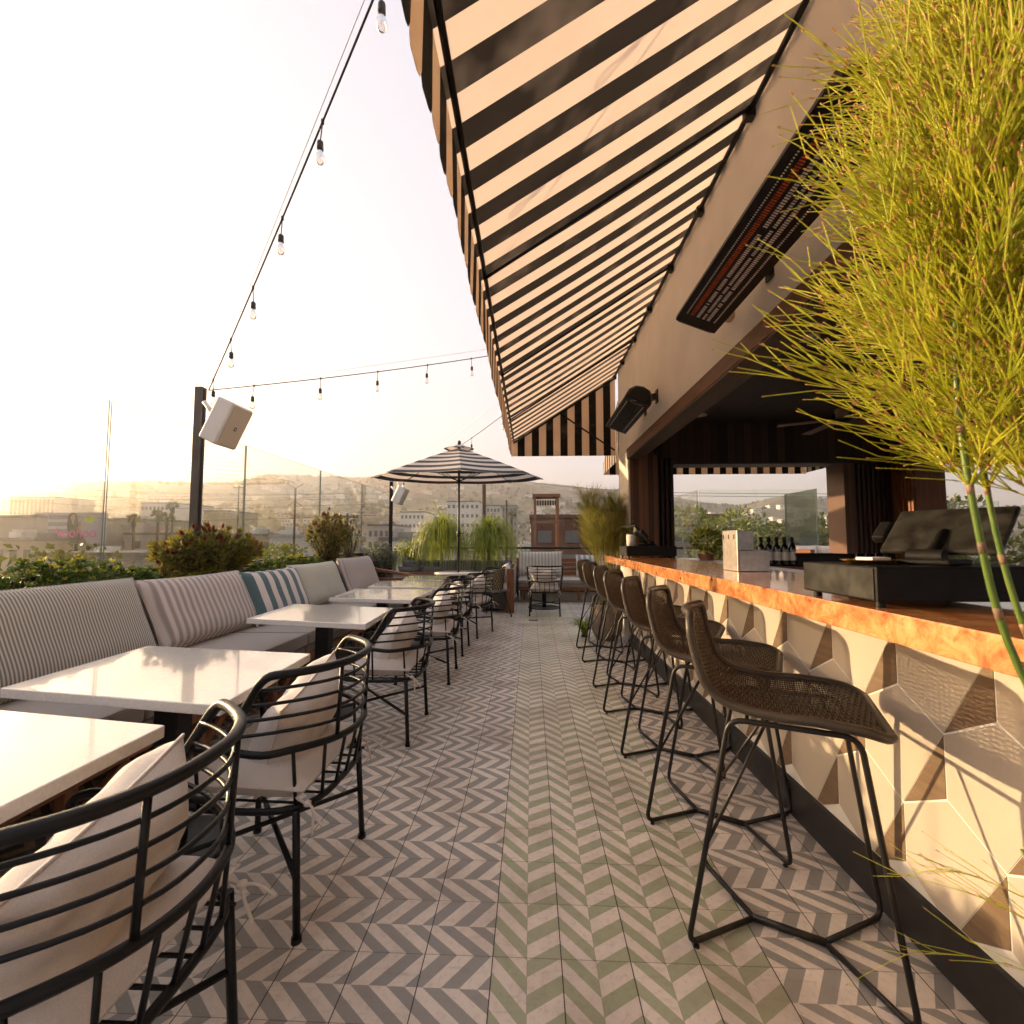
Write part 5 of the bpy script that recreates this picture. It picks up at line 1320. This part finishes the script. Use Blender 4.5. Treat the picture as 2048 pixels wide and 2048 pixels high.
def lowmesh(k):
    (hx,hy,h),mt,st=CB[k]; mb=MB(); mb.box(-hx,hx,-hy,hy,0,h,0)
    if st==4:
        mb.prism([(-hx-.4,-hy-.5,h+.003),(-hx-.4,hy+.5,h+.003),(-hx-.4,0,h+2.0)],(2*hx+.8,0,0),1)
    else:
        mb.box(-hx-.2,hx+.2,-hy-.2,hy+.2,h+.003,h+.35,1)
        rr=random.Random(k)
        for q in range(5): x,y=rr.uniform(-hx*.7,hx*.7),rr.uniform(-hy*.6,hy*.6); a=rr.uniform(.4,1.3); mb.box(x-a,x+a,y-a*.7,y+a*.7,h+.352,h+.352+rr.uniform(.5,1.5),(0,1)[q%2])
    nw=int(hx*2/2.6)
    for r_ in range(2 if h>5 else 1):
        for q in range(nw): x=-hx+1.3+q*2.6; mb.box(x-.55,x+.55,-hy-.06,-hy+.1,1.3+r_*2.7,2.6+r_*2.7,2)
    mb.box(-.6,.6,-hy-.07,-hy+.1,0,2.2,2)
    return mb.build('low_building',[BM[mt],(BM[5],BM[1],BM[5],BM[5],ROOFR,BM[6])[k],WIN])
ntree=0
for i in range(2600):
    u=random.uniform(-80,2130); y=62+ (430-62)*random.random()**.8
    p=onY(u,1080,y); d=math.hypot(p.x,p.y)
    if d>470: continue
    isb=random.random()<.5
    if not free(p.x,p.y,(5.2 if isb else 2.6)+d*.010): continue
    if isb and nb<190:
        k=nb%6
        if k not in lowb: o=lowb[k]=lowmesh(k)
        else: o=lowb[k].copy(); C.objects.link(o)
        q=random.uniform(.75,1.25); o.location=(p.x,p.y,GZ); o.rotation_euler=(0,0,random.choice((0,0,.12,-.15,1.57))+random.uniform(-.06,.06)); o.scale=(q*random.uniform(.8,1.4),q,random.uniform(.75,1.25))
        tag(o,('low cream flat roofed building with roof boxes in the hazy city','low wide white building with a white roof in the hazy city','two storey tan flat roofed building in the hazy city','wide grey flat roofed shed in the hazy city','low white house with a red pitched roof in the hazy city','taller cream block with a pale blue roof in the hazy city')[k],'building','low buildings in the hazy city'); nb+=1
    elif ntree<240:
        k=random.randrange(4); ntree+=1
        if k not in proto: o=bases[k][0].build('city_tree',[M[bases[k][1]],M['bark']]); proto[k]=o
        else: o=proto[k].copy(); C.objects.link(o)
        q=random.uniform(.5,1.0); o.location=(p.x,p.y,GZ); o.rotation_euler=(0,0,random.uniform(0,6)); o.scale=(q*random.uniform(.9,1.3),q*1.1,q)
        tag(o,labs[k],'tree','trees in the hazy city')
hp={}
for i in range(295):
    u=random.uniform(-60,1700); r=random.uniform(470,1450); p=onY(u,1080,r*.8); x,y=p.x,p.y
    if math.hypot(x,y)<460 or math.hypot(x,y)>1500: continue
    k=i%3
    if k not in hp:
        mb=MB(); mb.box(-8,8,-6,6,-6,6,0); mb.box(-8.4,8.4,-6.4,6.4,6.003,6.6,1)
        for q in range(3): mb.box(-6+q*4.6,-3.4+q*4.6,-6.1,-5.9,2,4.6,2)
        if k==1: mb.box(8.002,14,-5,5,-6,3.2,0)
        o=mb.build('hillside_house',[BM[(1,0,1)[k]],(BM[0],ROOFR,BM[1])[k],WIN]); hp[k]=o
    else: o=hp[k].copy(); C.objects.link(o)
    s=random.uniform(.45,.95); o.location=(x,y,terr(x,y)+1.0); o.rotation_euler=(0,0,random.uniform(-.7,.7)); o.scale=(s*1.2,s,s*.9)
    tag(o,('small white flat roofed house on the hazy hillside','small cream red roofed house on the hazy hillside','small bright house on the hazy hillside')[k],'house','houses on the hazy hillside')
# hillside trees read as one mass
mb=MB()
for i in range(5200):
    u=random.uniform(-120,2150); y=random.uniform(330,1330); p=onY(u,1080,y); r=math.hypot(p.x,p.y)
    if r<440 or r>1640: continue
    z=terr(p.x,p.y); s=random.uniform(2.2,5.0)*(1 if r<1500 else 1.15)
    if noise.noise(Vector((p.x/130,p.y/130,1)))<-.12 and r<1540: continue
    vs=[]; n=6
    for j,(zz,rr) in enumerate(((-.4,.6),(.35,1.0),(.95,.62))):
        for k in range(n): a=2*PI*k/n+j*.5; q=random.uniform(.75,1.25); vs.append((p.x+math.cos(a)*rr*s*q,p.y+math.sin(a)*rr*s*q,z+zz*s*random.uniform(.85,1.15)))
    vs.append((p.x,p.y,z+s*1.35)); fs=[(j*n+k,j*n+(k+1)%n,(j+1)*n+(k+1)%n,(j+1)*n+k) for j in range(2) for k in range(n)]+[(2*n+k,2*n+(k+1)%n,3*n) for k in range(n)]
    mb.add(vs,fs,0,False)
tag(mb.build('hillside_scrub',leafmat('hill_tree_green',(.014,.022,.008),(.04,.05,.018),.1,.05,.9)),kind='stuff')
# utility poles and wires
def upole(label,u,vt,y,arms=1,sx=1.0):
    p=onY(u,vt,y); H=p.z-GZ; t=thing('utility_pole',label,'utility pole',(p.x,y,GZ)); MB().tube([(0,0,0),(0,0,H)],[.22*sx,.14*sx],10).build('shaft',M['twig'],t)
    for k in range(arms):
        mb=MB(); z=H-.5-k*1.0; mb.box(-1.3,1.3,-.08,.08,z,z+.16)
        for x in (-1.2,-.7,.7,1.2): mb.lathe([(.05,0),(.07,.12),(.03,.25)],(x,0,z+.163),8)
        mb.build('crossarm',M['twig'],t)
    return t
p=onY(591,972,48); t=upole('slim dark street pole with a forked top in the left background',591,976,48,0,.7); H=p.z-GZ
mb=MB(); mb.tube([(0,0,H-.3),(-.9,0,H+.25)],.04,6); mb.tube([(0,0,H-.3),(.9,0,H+.25)],.04,6); mb.tube([(0,0,H-1.6),(-.8,0,H-2.2)],.03,6); mb.tube([(0,0,H-1.6),(.8,0,H-2.2)],.03,6); mb.build('fork_arms',M['twig'],t)
upole('short wide armed pole behind the tall red tipped conebush',695,1027,52,1)
upole('reddish brown pole rising behind the parasol',968,955,44,0,1.3)
upole('thin pole left of the brick building',1013,1000,60,0,.8)
upole('short thin pole beside the right ponytail palm',1022,1035,55,0,.6)
upole('distant pole in the haze right of the near grey post',478,972,110,1)
def wire(label,pts,r):
    o=Vector(pts[0]); q=spline([Vector(a)-o for a in pts],10); ob=MB().tube(q,r,4).build('overhead_wire',M['cord'],None,loc=o); tag(ob,label,'wire','overhead wires')
for i,(va,vb,lab) in enumerate(((985,1010,'topmost overhead wire crossing the left hills'),(998,1020,'second overhead wire crossing the left hills'),(1016,1030,'third overhead wire crossing the left hills'),(1040,1052,'lowest overhead wire crossing the left city'))):
    a=onY(-200,va-28,60); c=onY(300,va,52); e=onY(760,vb-22,48); wire(lab,[a,c,e],.018)
for i,(v,lab) in enumerate(((986,'upper overhead wire seen in the bar window'),(992,'lower overhead wire seen in the bar window'))):
    wire(lab,[onY(1250,v-2,40),onY(1500,v+1,42),onY(1800,v+2,44)],.02)
wire('thin wire sloping over the right ridge behind the parasol',[onY(1000,955,70),onY(1120,972,75),onY(1300,985,80)],.03)
